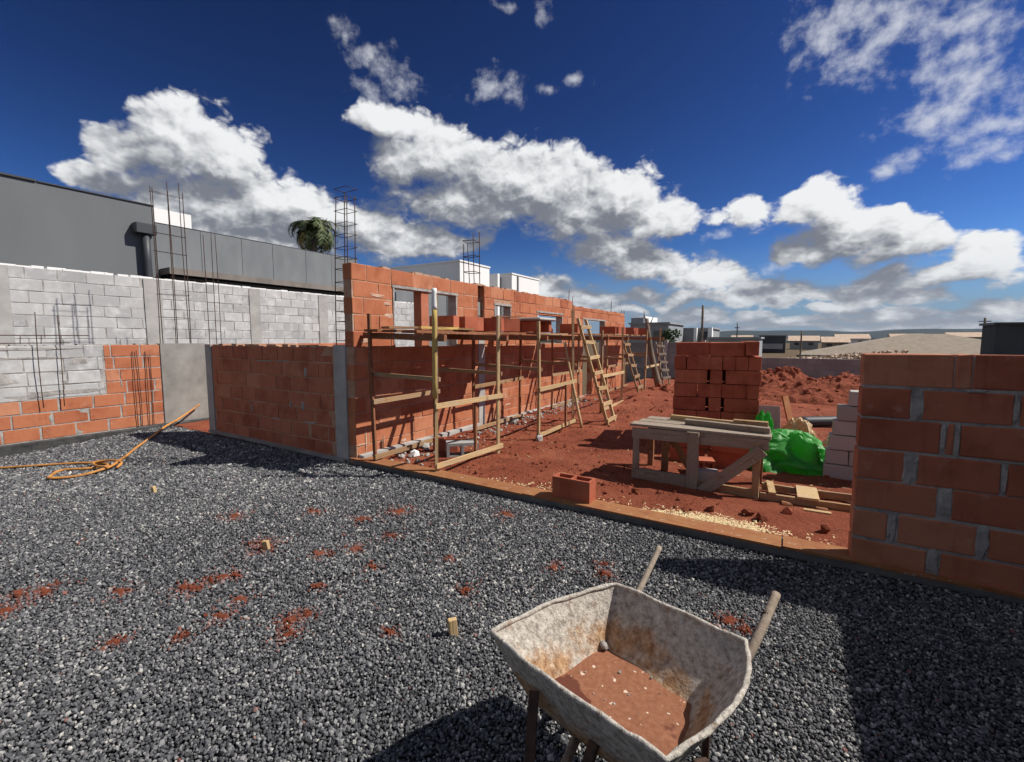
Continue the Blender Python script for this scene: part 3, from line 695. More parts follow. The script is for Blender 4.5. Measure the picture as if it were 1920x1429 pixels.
# openings: pale render on the reveals, lintels, the pier that halves the first one
bx(4.75, 4.90, 1.39, 2.15, 'brick_dark', 'pier', LW-.15, LW-.01)
for (a, b, z0, z1) in OP[:4]:
    bx(a-.006, a+.016, z0, z1, 'mortar', 'reveal', LW-.15, LW+.010); bx(b-.016, b+.006, z0, z1, 'mortar', 'reveal', LW-.15, LW+.004)
    bx(a-.02, b+.02, z1-.004, z1+.03, 'mortar', 'lintel', LW-.15, LW+.014)
smears(lw, 'y', LW, 1, [(a, 2.165+random.uniform(-.01, .01), random.uniform(.04, .12), .016) for a in np.arange(4.3, 5.5, .17)] +
       [(3.95, 2.02, .12, .02), (4.12, 1.93, .06, .02), (4.15, 1.78, .08, .03), (4.0, 1.62, .008, .12), (3.72, .30, .012, .20), (3.66, .22, .10, .010), (4.35, .14, .05, .02), (4.0, .23, .008, .07), (5.2, .50, .10, .02), (3.75, 1.47, .09, .03), (6.6, .45, .05, .02), (6.9, .48, .02, .05), (7.0, .3, .1, .02), (5.9, 1.80, .2, .03)], 'mortar_pale')
mb = MB()
for k in range(46):
    a = random.uniform(.05, 10.1); L = random.uniform(.05, .2); top = 2.37 if a < 6.2 else 2.262
    mb.box(-.05+random.uniform(-.01, .02), .066+random.uniform(-.01, .006), a, a+L, top-.01, top+.012+random.uniform(0, .014))
tag(mb.build('mortar_cap', 'mortar_clay', lw), kind='stuff')

# --- left boundary wall (lower, in front)
lb = thing('boundary_wall', 'sunlit left boundary wall, grey render over orange brick courses', 'wall', (-9.27, 2.5, 0))
rows = []
for i in range(7):
    z0 = .04 + .1955*i; z1 = z0 + .183
    if i < 3: s = lay(.2, 3.50, .40, .020, random.uniform(0, .35), .05)
    else: s = lay(2.76, 3.50, .385, .015, random.uniform(0, .3), .05) + [(a, b, 'block') for a, b in lay(.2, 2.735, .40, .010, random.uniform(0, .35), .04)]
    s += lay(4.22, 8.2, .40, .012, random.uniform(0, .3), .04)
    rows.append((z0, z1, s))
brick_wall(lb, 'y', -9.20, 1, .14, rows, 'brick', wob=.003)
slab(lb, 'y', (.2, 8.2), (-.1, 1.385), -9.20, 1, .14, 'mortar', inset=.005)
MB().box(-.07, .085, 1.01, 1.71, -.1, 1.415).build('column', 'concrete_mid', lb)
V, F = bevel_box(.22, 3.9, .26, .012, .008); obj('footing', mesh('footing', V, F, 'footing_dark'), lb, (.03, -.55, -.10))
V, F = bevel_box(.16, 1.4, .2, .012, .008); obj('footing', mesh('footing', V, F, 'footing_dark'), lb, (.04, 1.3, -.06))
smears(lb, 'y', -9.20, 1, [(1.75, 1.35, .7, .03), (1.2, .95, .6, .10), (2.2, .70, .5, .04), (1.5, .66, .6, .05), (2.45, 1.15, .12, .06), (2.4, .85, .2, .03), (1.0, 1.25, .5, .10), (2.1, .33, .025, .07), (2.95, .78, .012, .09), (2.1, 1.22, .5, .02)], 'mortar')
mb = MB()
for k in range(22):
    a = -2.2 + k*.18; mb.box(-.06, .06, a, a+random.uniform(.1, .2), 1.38, 1.395+random.uniform(.002, .025))
tag(mb.build('mortar_cap', 'mortar', lb), kind='stuff')

# --- upper grey block wall behind it
ub = thing('block_wall', 'whitish grey concrete block wall rising behind the left boundary wall', 'wall', (-10.9, 5, 0))
PIL = [(1.8, 2.12), (3.92, 4.22), (5.95, 6.2), (7.78, 8.05), (10.2, 10.45)]
rows = []
for i in range(8):
    z0 = 1.10 + .198*i; z1 = z0 + .190; s = []
    for a, b in ((.4, 1.8), (2.12, 3.92), (4.22, 5.95), (6.2, 7.78), (8.05, 10.2), (10.45, 12)):
        s += lay(a, b, .395, .012, .19*(i % 2)+random.uniform(0, .05), .04)
    rows.append((z0, z1, s))
brick_wall(ub, 'y', -10.80, 1, .14, rows, 'block', name='block', wob=.004)
slab(ub, 'y', (.4, 12), (-.2, 2.675), -10.80, 1, .14, 'mortar', inset=.006)
for a, b in PIL: MB().box(-.05, .115, a-5, b-5, -.2, 2.66).build('column', 'concrete', ub)
mb = MB()
for k in range(60):
    a = -4.5 + k*.19; mb.box(-.05+random.uniform(-.01, .01), .09+random.uniform(-.01, .01), a, a+random.uniform(.12, .24), 2.672, 2.685+random.uniform(.004, .03))
tag(mb.build('mortar_cap', 'white_plaster', ub), kind='stuff')

# ------------------------------------------------------------------ buildings behind the left walls
def vol(parent, name, mat, x0, x1, y0, y1, z0, z1):
    b = parent.location; return MB().box(x0-b.x, x1-b.x, y0-b.y, y1-b.y, z0-b.z, z1-b.z).build(name, mat, parent)
def sub(o, name, mat, x0, x1, y0, y1, z0, z1):       # a piece of a part: coordinates relative to the thing
    c = MB().box(x0, x1, y0, y1, z0, z1).build(name, mat, o); return c
gb = thing('building', 'long plain grey building with a downpipe behind the left block wall', 'building', (-17, 0, 0))
vol(gb, 'wall', 'grey_plaster', -20, -14.0, -12, 5.42, -.3, 4.86)
vol(gb, 'roof_edge', 'dark_metal', -20, -13.96, -12, 3.3, 4.862, 4.90); vol(gb, 'roof_edge', 'dark_metal', -20, -13.97, 3.32, 5.42, 4.862, 4.885)
vol(gb, 'wall', 'grey_panel', -20, -14.06, 5.425, 11.85, -.3, 4.45)
y = 5.44
for i, L in enumerate((1.05, 1.1, .95, 1.15, 1.0, 1.14)):
    vol(gb, 'panel', 'grey_panel', -14.055, -14.025+random.uniform(0, .006), y, y+L-.012, 3.10, 4.462); y += L
vol(gb, 'coping', 'dark_metal', -14.3, -14.015, 5.43, 11.85, 4.464, 4.478)
vol(gb, 'eave', 'flashing', -14.02, -13.45, 5.46, 11.9, 3.14, 3.30); vol(gb, 'shade_block', 'eave_shade', -14.02, -13.50, 5.48, 11.88, 2.84, 3.138)  # black block under the eave: shade put in as colour
vol(gb, 'parapet', 'white_plaster', -15.2, -14.2, 5.43, 6.36, 4.48, 4.88)
dp = pole('downpipe', (-13.86, 5.16, -.2), (-13.86, 5.16, 4.16), .085, .085, 'dark_metal', gb, base=gb.location, seg=14)
V, F = bevel_box(.26, .44, .26, .02); obj('hopper', mesh('hopper', V, F, 'dark_metal'), dp, (0, .02, 4.42), (0, 0, 0))
vol(gb, 'wall', 'grey_panel', -20, -14.02, 11.855, 17.0, -.3, 4.05)
wv = vol(gb, 'window', 'glass_dark', -14.03, -13.99, 13.25, 13.75, 3.05, 3.42)

wh = thing('house', 'white flat-roofed house above the middle of the long brick wall', 'house', (-16, 21, 0))
vol(wh, 'wall', 'white_plaster', -19.4, -13.84, 17.85, 20.4, -.3, 5.25); vol(wh, 'coping', 'white_plaster', -19.45, -13.80, 17.80, 20.44, 5.252, 5.33)
vol(wh, 'wall', 'far_grey', -19.0, -14.5, 20.402, 22.6, -.3, 5.05)  # recess wall in grey: its shade is put into the colour
vol(wh, 'wall', 'white_plaster', -18.5, -13.78, 22.602, 25.9, -.3, 5.20); vol(wh, 'coping', 'white_plaster', -18.55, -13.74, 22.56, 25.94, 5.202, 5.28)
vol(wh, 'pilaster', 'white_plaster', -14.48, -13.9, 21.3, 21.5, -.3, 5.10); vol(wh, 'window', 'glass_dark', -14.52, -14.46, 21.75, 21.95, 4.0, 4.5)
vol(wh, 'downpipe', 'far_grey', -13.78, -13.70, 23.2, 23.28, -.3, 5.2)

# houses and walls on the right of the background
def house(label, x0, x1, y0, y1, h, mat, roofmat='far_grey', wins=(), extra=None, name='house', cat='house'):
    t = thing(name, label, cat, ((x0+x1)/2, (y0+y1)/2, -.3))
    vol(t, 'wall', mat, x0, x1, y0, y1, -.3, h); vol(t, 'roof', roofmat, x0-.15, x1+.15, y0-.15, y1+.15, h+.002, h+.16)
    if extra: extra(t)
    return t
house('grey boxy house seen past the far end of the long wall', -13.6, -9.9, 45, 52, 2.95, 'far_grey', extra=lambda t: (vol(t, 'upper_block', 'far_grey', -13.6, -12.4, 45.2, 50, 3.12, 3.6), vol(t, 'upper_edge', 'white_plaster', -12.39, -12.2, 45.15, 50, 3.12, 3.75), vol(t, 'porch', 'glass_dark', -11.3, -9.95, 44.9, 44.995, .6, 2.3)))
house('small white house with a white framed opening behind the brick pile', -10.2, -7.0, 52.5, 58, 2.55, 'far_grey', extra=lambda t: (vol(t, 'frame_post', 'white_plaster', -8.75, -8.45, 51.6, 52.49, -.3, 2.7), vol(t, 'frame_post', 'white_plaster', -7.35, -6.95, 51.6, 52.49, -.3, 2.72), vol(t, 'opening', 'glass_dark', -8.3, -7.4, 52.40, 52.495, .9, 2.3), vol(t, 'sill', 'white_plaster', -8.44, -7.36, 52.2, 52.39, .5, .85)))
house('long low beige wall of a house beyond the brick pile', -6.2, -2.2, 44, 50, 1.52, 'far_grey')
house('small dark grey house with a pale band, far off by a lamp post', -3.4, -.4, 69, 74, 1.9, 'far_dark', extra=lambda t: vol(t, 'band', 'far_grey', -3.5, -.7, 68.6, 68.99, .2, .9))
house('dark grey building at the right edge above the shaded wall', 11.55, 20, 42.1, 44.6, 2.42, 'far_dark', 'dark_metal', name='building', cat='building')
# tiled hip roof house
hr = thing('house', 'beige house with a broad hipped roof above the right wall', 'house', (8, 56, -.3))
vol(hr, 'wall', 'far_grey', 1.5, 20, 52.5, 62, -.3, -.02)
b = hr.location; pts = [(1, 52, -.02), (20.5, 52, -.02), (20.5, 62.5, -.02), (1, 62.5, -.02), (9.6, 57, 1.98), (12.3, 57, 1.98)]
obj('roof', mesh('roof', [Vector(p)-b for p in pts], [(0, 1, 5, 4), (1, 2, 5), (2, 3, 4, 5), (3, 0, 4), (0, 3, 2, 1)], 'roof_tile'), hr)
n = 700; u = RNG.random(n); v = RNG.random(n)**1.3; X = -.6 + 7.2*u; Y = 37.2+RNG.uniform(0, 2.4, n); Z = -.30 + (.35+.75*u)*(1-np.abs(Y-38.2)/1.6).clip(0, 1)
V, F, kk = stones(np.stack([X, Y, Z], 1), .10*RNG.lognormal(0, .3, n), False)
tag(obj('roof_tile_heap', np_mesh('roof_tile_heap', V, F, 'roof_clay')), 'heap of pale clay roof tiles beyond the far grey wall', 'tiles', kind='stuff')

# small houses of the town below, between the near roofs and the hills
TOWN = [(-2.6, 84, 3.4, 1.5, 'white walled', 0), (2.2, 95, 4.2, 1.2, 'grey walled', 1), (6.3, 88, 3.2, 1.0, 'cream walled', 1), (10.5, 110, 5.0, 1.6, 'white walled', 1), (-7.5, 92, 3.0, 1.3, 'grey walled', 1), (15.5, 104, 4.5, 1.4, 'pale walled', 0), (20.5, 120, 5.0, 1.7, 'white walled', 1), (29, 118, 5.5, 1.9, 'grey walled', 1)]
for i, (x, y, wd, h_, lab, pitched) in enumerate(TOWN):
    t = thing('house', f'tiny far {lab} house of the town, {("first", "second", "third", "fourth", "fifth", "sixth", "seventh", "eighth")[i]} in its row', 'house', (x, y, -.3), 'far town houses'); m_ = ('white_plaster', 'far_grey', 'roof_tile')[i % 3]
    vol(t, 'wall', m_, x-wd/2, x+wd/2, y, y+5, -.3, h_)
    if pitched: obj('roof', mesh('roof', [(-wd/2-.3, -.4, h_+.3), (wd/2+.3, -.4, h_+.3), (wd/2+.3, 5.4, h_+.3), (-wd/2-.3, 5.4, h_+.3), (-wd/2-.3, 2.5, h_+1.2), (wd/2+.3, 2.5, h_+1.2)], [(0, 1, 5, 4), (2, 3, 4, 5), (1, 2, 5), (3, 0, 4), (0, 3, 2, 1)], 'roof_clay'), t)
    else: vol(t, 'roof', 'far_grey', x-wd/2-.1, x+wd/2+.1, y-.1, y+5.1, h_+.002, h_+.2)
    for k in (-1, 1): vol(t, 'window', 'glass_dark', x+k*wd*.25-.35, x+k*wd*.25+.35, y-.03, y-.002, h_*.35, h_*.75)
def far_wall(label, x0, x1, y, top, posts):
    t = thing('block_wall', label, 'wall', ((x0+x1)/2, y, -.3))
    slab(t, 'x', (x0, x1), (-.35, top), y, -1, .16, 'concrete_dark', inset=.006)
    rows = [(top-.2*(i+1), top-.2*i-.012, lay(x0, x1, .40, .012, .2*(i % 2), .03)) for i in range(5)]
    brick_wall(t, 'x', y, -1, .16, rows, 'far_block', name='block')
    for p in posts: vol(t, 'post', 'concrete', p-.06, p+.06, y-.05, y+.12, -.3, top+.08)
far_wall('grey block wall at the back of the plot behind the ladders', -5.4, -1.1, 17.4, 1.38, (-3.9, -2.6))
far_wall('low grey block wall behind the red soil heap', -1.05, 7.2, 18.2, .84, (2.15, 4.6))

def utility(label, x, y, h, r, arm=True):
    t = thing('utility_pole', label, 'pole', (x, y, -.3)); pole('shaft', (x, y, -.3), (x, y, h), r, r*.8, 'bark', t, base=t.location)
    if arm: bar('crossarm', (x-.45, y, h-.35), (x+.45, y, h-.35), .09, .09, 'bark', t, base=t.location)
    return t
utility('dark utility pole rising behind the white house over the brick pile', -5.82, 37.9, 4.1, .10, False)
utility('thin pale post standing beyond the low grey wall', .67, 35.7, 2.05, .06, False)
utility('utility pole with crossarm above the dark building on the right', 16.5, 63.2, 3.6, .12)
ant = thing('antenna', 'short dark antenna on the roof right of the utility pole', 'antenna', (-4.0, 45, 1.68)); rod('mast', (-4.0, 45, 1.68), (-4.0, 45, 2.95), .05, 'dark_metal', ant, base=ant.location); rod('crossbar', (-4.2, 45, 2.5), (-3.8, 45, 2.5), .04, 'dark_metal', ant, base=ant.location)

# hills
xs = np.linspace(-3500, 6000, 240); V = []; F = []
hh = 44 + 34*np.abs(fbm(xs/900, xs*0+3, 1.2, 4)) + 16*np.clip((xs-0)/1600, 0, 1)
for i, (x, h_) in enumerate(zip(xs, hh)):
    V += [(x, 3300, -2), (x, 3500, h_*.75), (x, 3620+60*math.sin(i), h_), (x, 3900, -2)]
for i in range(len(xs)-1):
    for k in range(3): F.append((i*4+k, i*4+4+k, i*4+5+k, i*4+1+k))
tag(obj('hills', mesh('hills', V, F, 'hill_forest', True)), kind='structure')
xs = np.linspace(-300, 400, 90); V = []; F = []
for i, x in enumerate(xs):
    h_ = .6 + 2.4*abs(float(fbm(np.array(x/40), np.array(.5), 1.0, 3))); V += [(x, 250, -.4), (x, 275, h_*.7), (x, 290, h_), (x, 330, -.4)]
for i in range(len(xs)-1):
    for k in range(3): F.append((i*4+k, i*4+4+k, i*4+5+k, i*4+1+k))
tag(obj('hills', mesh('hills', V, F, 'hill_forest', True)), kind='structure')

# ------------------------------------------------------------------ vegetation
def palm(loc, h, crown, nf=46):
    t = thing('palm_tree', 'shaggy palm tree rising behind the grey building', 'tree', loc)
    L = Vector(loc); pole('trunk', L, L+Vector((.1, .05, h)), .22, .15, 'bark', t, base=L, bend=.1, seg=10)
    V = []; F = []; V2 = []; F2 = []
    for i in range(nf):
        az = random.uniform(0, 6.283); el0 = random.uniform(-.35, 1.35); Lf = crown*random.uniform(.75, 1.1); p = Vector((.1, .05, h)); d_az = Vector((math.cos(az), math.sin(az), 0)); old = el0 < .02
        VV, FF = (V2, F2) if old else (V, F)
        el = el0
        for s in range(9):
            step = Lf/9; d = d_az*math.cos(el) + Vector((0, 0, math.sin(el))); q = p + d*step; el -= .22 + .03*s
            side = d.cross(Vector((0, 0, 1))).normalized()
            for _ in range(5):
                f = random.random(); o = p.lerp(q, f)
                for sg in (-1, 1):
                    ll = crown*.34*(1-abs(s/9-.35))*random.uniform(.7, 1.15); e = o + (side*sg*.8 + d*.55 + Vector((0, 0, -.55*random.random()))).normalized()*ll
                    wd = d*.016*crown; k = len(VV); VV += [o-wd, o+wd, e]; FF.append((k, k+1, k+2))
            wd = side*.02*crown; k = len(VV); VV += [p-wd, p+wd, q+wd, q-wd]; FF.append((k, k+1, k+2, k+3)); p = q
    cr = obj('crown', mesh('crown', V, F, 'palm_leaf'), t); obj('dead_fronds', mesh('dead_fronds', V2, F2, 'palm_old'), cr)
palm((-21.8, 15.5, -.3), 7.5, 1.75)
def bush(name, label, loc, rad, h, n=900, mat='bush_leaf', cat='bush'):
    t = thing(name, label, cat, loc); V = []; F = []
    cl = [(Vector((random.gauss(0, .45)*rad, random.gauss(0, .45)*rad, h*random.uniform(.35, .95))), random.uniform(.3, .5)*rad) for _ in range(9)]
    for i in range(n):
        c, r_ = random.choice(cl); d = Vector((random.gauss(0, 1), random.gauss(0, 1), random.gauss(0, 1))).normalized(); p = c + d*r_*random.uniform(.6, 1.05)
        a = Vector((random.gauss(0, 1), random.gauss(0, 1), random.gauss(0, 1))).normalized()*.09*rad; b_ = a.cross(d).normalized()*.06*rad; k = len(V); V += [p-a, p+b_, p+a, p-b_]; F.append((k, k+1, k+2, k+3))
    pole('trunk', loc, Vector(loc)+Vector((0, 0, h*.6)), .08*rad, .04*rad, 'bark', t, base=loc); obj('crown', mesh('crown', V, F, mat), t)
bush('tree', 'dark leafy tree in front of the grey boxy house, past the scaffolds', (-7.0, 31.5, -.3), 1.05, 2.3, cat='tree')
bush('bush', 'small dark bush peeking between the two far houses', (-10.6, 47.6, -.3), 1.0, 2.2, 500)

# ------------------------------------------------------------------ rebar
def cage(label, pts, z0, z1, sp, lean=(0, 0), r=.006, skip=0.0, sr=.0035, name='rebar_cage', zs=None):
    c = Vector((sum(p[0] for p in pts)/len(pts), sum(p[1] for p in pts)/len(pts), z0)); t = thing(name, label, 'rebar', c)
    for p in pts:
        j = Vector((random.uniform(-.02, .02)+lean[0], random.uniform(-.02, .02)+lean[1], random.uniform(-.25, .02)))
        pole('bar', (p[0], p[1], z0), Vector((p[0], p[1], z1))+j, r, r, 'rebar', t, base=c, seg=6, bend=.012, n=5)
    if len(pts) > 2 and sp:
        x0, x1 = min(p[0] for p in pts)-r, max(p[0] for p in pts)+r; y0, y1 = min(p[1] for p in pts)-r, max(p[1] for p in pts)+r; z = (zs or z0) + sp*.5
        while z < z1 - .05:
            if random.random() >= skip:
                f = (z-z0)/(z1-z0); lx, ly = lean[0]*f, lean[1]*f; tl = random.uniform(-.012, .012)
                V, F = tube_vf([(x0+lx, y0+ly, z-tl), (x1+lx, y0+ly, z), (x1+lx, y1+ly, z+tl), (x0+lx, y1+ly, z), (x0+lx, y0+ly+.001, z-tl)], sr, 5)
                obj('stirrup', mesh('stirrup', [Vector(v)-c for v in V], F, 'rebar', True), t)
            z += sp*random.uniform(.85, 1.2)
    return t
cage('tall rusty rebar cage standing on the left concrete column', [(-9.30, 3.56), (-9.22, 3.57), (-9.30, 3.80), (-9.22, 3.79), (-9.30, 4.02), (-9.22, 4.0)], 1.40, 4.25, .34, r=.0065, skip=.35, sr=.0035)
cage('narrow rebar cage left of the low red wall, beside the tallest cage', [(-9.28, 4.34), (-9.22, 4.43), (-9.24, 4.52)], 1.39, 3.62, .5, r=.006, skip=.4, sr=.0035)
cage('rebar cage on the corner column where the low and long walls meet', [(-4.71, 3.62), (-4.50, 3.62), (-4.71, 3.76), (-4.50, 3.76)], 1.41, 3.32, .125, lean=(.04, .02), r=.006, sr=.004)
cage('short ladder-like rebar cage rising above the first break in the long wall', [(-4.62, 6.10), (-4.40, 6.10), (-4.62, 6.24), (-4.40, 6.24)], 1.56, 3.22, .22, lean=(-.02, -.03), r=.007, sr=.006)
cage('pair of thin rebars above the second break in the long wall', [(-4.44, 9.88), (-4.38, 9.93)], 2.28, 2.62, 0, r=.007)
cage('single thin rebars standing up at the far end of the long wall', [(-4.42, 12.7), (-4.42, 13.72), (-4.37, 13.76)], 2.0, 2.62, 0, r=.009)
cage('slim pair of dark upright bars on the grey part of the left wall', [(-9.15, 2.02), (-9.15, 2.24)], .5, 2.02, 0, r=.0055)  # bars drawn for two thin dark upright lines on the wall
cage('thin dark upright bars over the orange courses of the left wall', [(-9.18, 3.12), (-9.18, 3.18), (-9.18, 3.28), (-9.18, 3.34)], .02, 1.41, 0, r=.005)  # bars drawn for paired dark upright lines in the brickwork
# cage lying along the top of the left wall
t = thing('rebar_cage', 'rebar cage lying flat on top of the left boundary wall', 'rebar', (-9.25, 1.6, 1.41))
for z in (1.43, 1.54): rod('bar', (-9.22, .5, z), (-9.22, 2.38 if z < 1.5 else 2.6, z+.005), .007, 'rebar', t, base=t.location)
for y in np.arange(.6, 2.4, .21): rod('stirrup', (-9.215, y, 1.42), (-9.215, y+.01, 1.55), .005, 'rebar', t, base=t.location)

# the air between here and the hills
hz = MB().box(-4900, 4900, -4900, 8900, -1.5, 75).build('haze', 'far_ground'); hz.data.materials.clear()
hm = bpy.data.materials.new('haze'); hm.use_nodes = True; hm.node_tree.nodes.clear(); hh_ = NT(hm.node_tree)
ho = hh_.n('ShaderNodeOutputMaterial'); hv = hh_.n('ShaderNodeVolumePrincipled'); hm.node_tree.links.new(hv.outputs[0], ho.inputs['Volume'])
hv.inputs['Color'].default_value = (.72, .80, .92, 1); hv.inputs['Density'].default_value = .00006; hv.inputs['Anisotropy'].default_value = .2
hz.data.materials.append(hm); tag(hz, kind='stuff')

# ------------------------------------------------------------------ scaffolds along the long wall
def scaffold(label, y0, y1, xf=(-3.2, -3.08), xb=-4.08, tops=(1.97, 1.78, 1.78, 1.70), mats=('wood_pale', 'wood_pale', 'wood_red', 'wood_red'), z0=.03, rails=(.13, .78), extra=True):
    t = thing('scaffold', label, 'scaffold', (-3.6, (y0+y1)/2, z0), 'timber scaffolds along the long wall'); b = t.location
    P = [(xf[0], y0), (xf[1], y1), (xb, y0-.06), (xb, y1-.04)]
    for (x, y), tp, m in zip(P, tops, mats): bar('post', (x, y, z0-.05), (x+random.uniform(-.03, .03), y+random.uniform(-.02, .02), tp), .038, .034, m, t, base=b, warp=random.uniform(-.022, .022))
    for z in rails:
        bar('rail', (xf[0]+.035, y0-.04, z), (xf[1]+.035, y1+.05, z+random.uniform(-.01, .02)), .022, .055, 'wood_pale', t, base=b)
        bar('rail', (xb+.035, y0-.1, z-.01), (xb+.035, y1+.02, z+random.uniform(-.01, .02)), .022, .055, 'wood', t, base=b)
    if extra: bar('upright', (xf[0]+.06, (y0+y1)/2+.12, rails[0]), (xf[0]+.06, (y0+y1)/2+.12, rails[1]), .03, .03, 'wood_red', t, base=b)
    for y, (xx, yy) in ((y0, P[0]), (y1, P[1])):
        bar('brace', (xb-.02, y-.03, 1.10+random.uniform(-.03, .03)), (xx+.03, yy+.04, 1.06), .03, .045, 'wood', t, base=b)
        bar('putlog', (-4.32, y+.035, 1.535), (xx+.12, yy+.035, 1.50), .045, .07, 'wood_red', t, base=b)
    if y0 < 6:
        for (x, y) in P:
            for z in rails + (1.5,):
                V, F = tube_vf([(.04*math.cos(a), .036*math.sin(a), .012*math.sin(a*2)) for a in np.linspace(0, 6.28, 9)], .0022, 5, False)
                obj('wire_tie', mesh('wire_tie', V, F, 'rebar', True), t, Vector((x, y, z)) - b)
    return t
sA = scaffold('nearest timber scaffold bay, its front post a yellow sleeved pole', 3.68, 4.72)
b = sA.location
pole('yellow_sleeve', (-3.20, 3.68, .86), (-3.195, 3.68, 1.84), .028, .028, 'pole_yellow', sA, base=b, seg=12); pole('white_cap', (-3.195, 3.68, 1.80), (-3.20, 3.685, 2.02), .032, .027, 'pvc_white', sA, base=b, seg=12)
scaffold('second timber scaffold bay from the front, just left of the long ladder', 5.65, 7.0, (-3.0, -3.06), tops=(1.74, 1.95, 1.70, 1.75))
scaffold('third timber scaffold bay, right behind the long ladder', 8.3, 9.7, (-3.05, -3.1), tops=(1.66, 1.75, 1.7, 1.7), mats=('wood', 'wood_pale', 'wood_red', 'wood'), extra=False)
scaffold('farthest timber scaffold bay, at the far end of the long wall', 11.6, 13.2, (-3.1, -3.15), tops=(1.72, 1.80, 1.75, 1.7), mats=('wood', 'wood_pale', 'wood', 'wood'), extra=False)
ord_ = ['first', 'second', 'third', 'fourth', 'fifth', 'sixth', 'seventh', 'eighth', 'ninth', 'tenth', 'eleventh', 'twelfth', 'thirteenth', 'fourteenth', 'fifteenth']
def plank(label, p0, p1, w_, th, mat, grp='scaffold planks'):
    q, L = frame_of(p0, p1); V, F = [], []
    o = bar('scaffold_plank', p0, p1, w_, th, mat, warp=random.uniform(-.01, .01)); return tag(o, label, 'plank', grp)
# planks: width horizontal -> roll the bar so that its wide side lies flat
def flat(label, x, y0, y1, z, w_=.20, th=.028, mat='wood_red', dx=0.0, dz=0.0, name='scaffold_plank', cat='plank', grp='scaffold planks', parent=None):
    p0, p1 = Vector((x, y0, z)), Vector((x+dx, y1, z+dz)); d = p1-p0; L = d.length; V = []; F = []; n = 5
    for i in range(n+1):
        s = .006*math.sin(i*1.3+x*9)
        for (a, c) in ((-1, -1), (1, -1), (1, 1), (-1, 1)): V.append((a*w_/2+random.uniform(-.003, .003), c*th/2+s, L*i/n))
    for i in range(n):
        for k in range(4): F.append((i*4+k, i*4+(k+1) % 4, i*4+4+(k+1) % 4, i*4+4+k))
    F += [(3, 2, 1, 0), tuple(n*4+k for k in range(4))]
    zc = d.normalized(); xc = Vector((1, 0, 0)) if abs(zc.x) < .8 else Vector((0, 1, 0)); xc = (xc - zc*xc.dot(zc)).normalized(); yc = zc.cross(xc)
    q = Matrix((xc, yc, zc)).transposed().to_quaternion()
    o = obj(name, mesh(name, V, F, mat), parent, p0, q); return tag(o, label, cat, grp) if label else o
for i, x in enumerate((-4.08, -3.84, -3.60)):
    flat(f'soil-stained {("wall-side", "middle", "outer")[i]} plank of the nearest scaffold platform', x, 3.60+.06*i, 6.35-.1*i, 1.594-.012*i, .225)
flat('loose plank lying askew on top of the nearest scaffold platform', -4.06, 3.80, 5.0, 1.632, .20, .026, 'wood', .34, -.006)
flat('short yellow offcut on the edge of the nearest scaffold platform', -3.72, 4.02, 4.55, 1.622, .06, .03, 'pole_yellow', .14)
for i, x in enumerate((-4.05, -3.80)):
    flat(f'{("wall-side", "outer")[i]} plank of the scaffold platform left of the long ladder', x, 6.38, 8.15, 1.585, .23, mat=('wood_red', 'wood')[i])
    flat(f'{("wall-side", "outer")[i]} plank of the scaffold platform behind the long ladder', x+.05, 8.2, 10.7, 1.60, .22, mat='wood_red')
    flat(f'{("wall-side", "outer")[i]} plank of the farthest scaffold platform', x+.05, 10.8, 13.6, 1.60, .22, mat='wood')
# bricks waiting on the platforms
HB = {}
def hollow(mat, L=.38, D=.14, H=.19, cells=(2, 1), t=.024):
    k = (mat, L, D, H, cells)
    if k not in HB: HB[k] = mesh('hollow_brick', *hollow_vf(L, D, H, cells, t), mat)
    return HB[k]
PB = [(-3.98, 4.78, .12, 0, 'nearest the camera, below the first window'), (-3.86, 5.22, 1.45, 0, 'standing end-on beside the first window'), (-3.80, 5.62, .25, 0, 'with dark open cells beside the platform gap'),
      (-3.72, 5.95, .9, 0, 'under a tilted scrap board'), (-3.95, 6.62, .15, 0, 'below the small second window'), (-3.78, 7.25, 1.5, 0, 'just past the grey mortar board'),
(-3.85, 8.6, .1, 0, 'inside the third window opening'), (-3.85, 10.9, .2, 0, 'behind the top of the long ladder'),
      (-3.75, 11.5, 1.4, 0, 'upright past the long ladder'), (-3.75, 12.0, .4, 0, 'in the stack at the far platform'), (-3.72, 12.5, 1.3, 0, 'near the far end of the farthest platform'), (-3.70, 13.1, .3, 0, 'at the very end of the farthest platform')]
for x, y, rz, _, s in PB:
    o = obj('hollow_brick', hollow('brick_pile', cells=(2, 1) if rz < 1 else (3, 1)), None, (x, y, 1.705), (0, 0, rz)); tag(o, 'orange hollow brick on the scaffold, ' + s, 'brick', 'bricks on the scaffold platforms')
o = flat('tilted scrap board lying across bricks on the nearest platform', -3.80, 5.75, 6.25, 1.818, .16, .02, 'wood_red', .12, .03, 'scrap_board', 'board', 'x'); del o['group']
mbd = thing('mortar_board', 'grey rounded mortar board on two legs above the second scaffold', 'board', (-3.62, 6.75, 1.61))
V, F = bevel_box(.42, .62, .05, .018, .003); obj('tray', mesh('tray', V, F, 'concrete'), mbd, (0, 0, .205)); 
for dy in (-.2, .2): V, F = bevel_box(.3, .1, .178, .01, .002); obj('leg', mesh('leg', V, F, 'brick_pile'), mbd, (0, dy, .09))

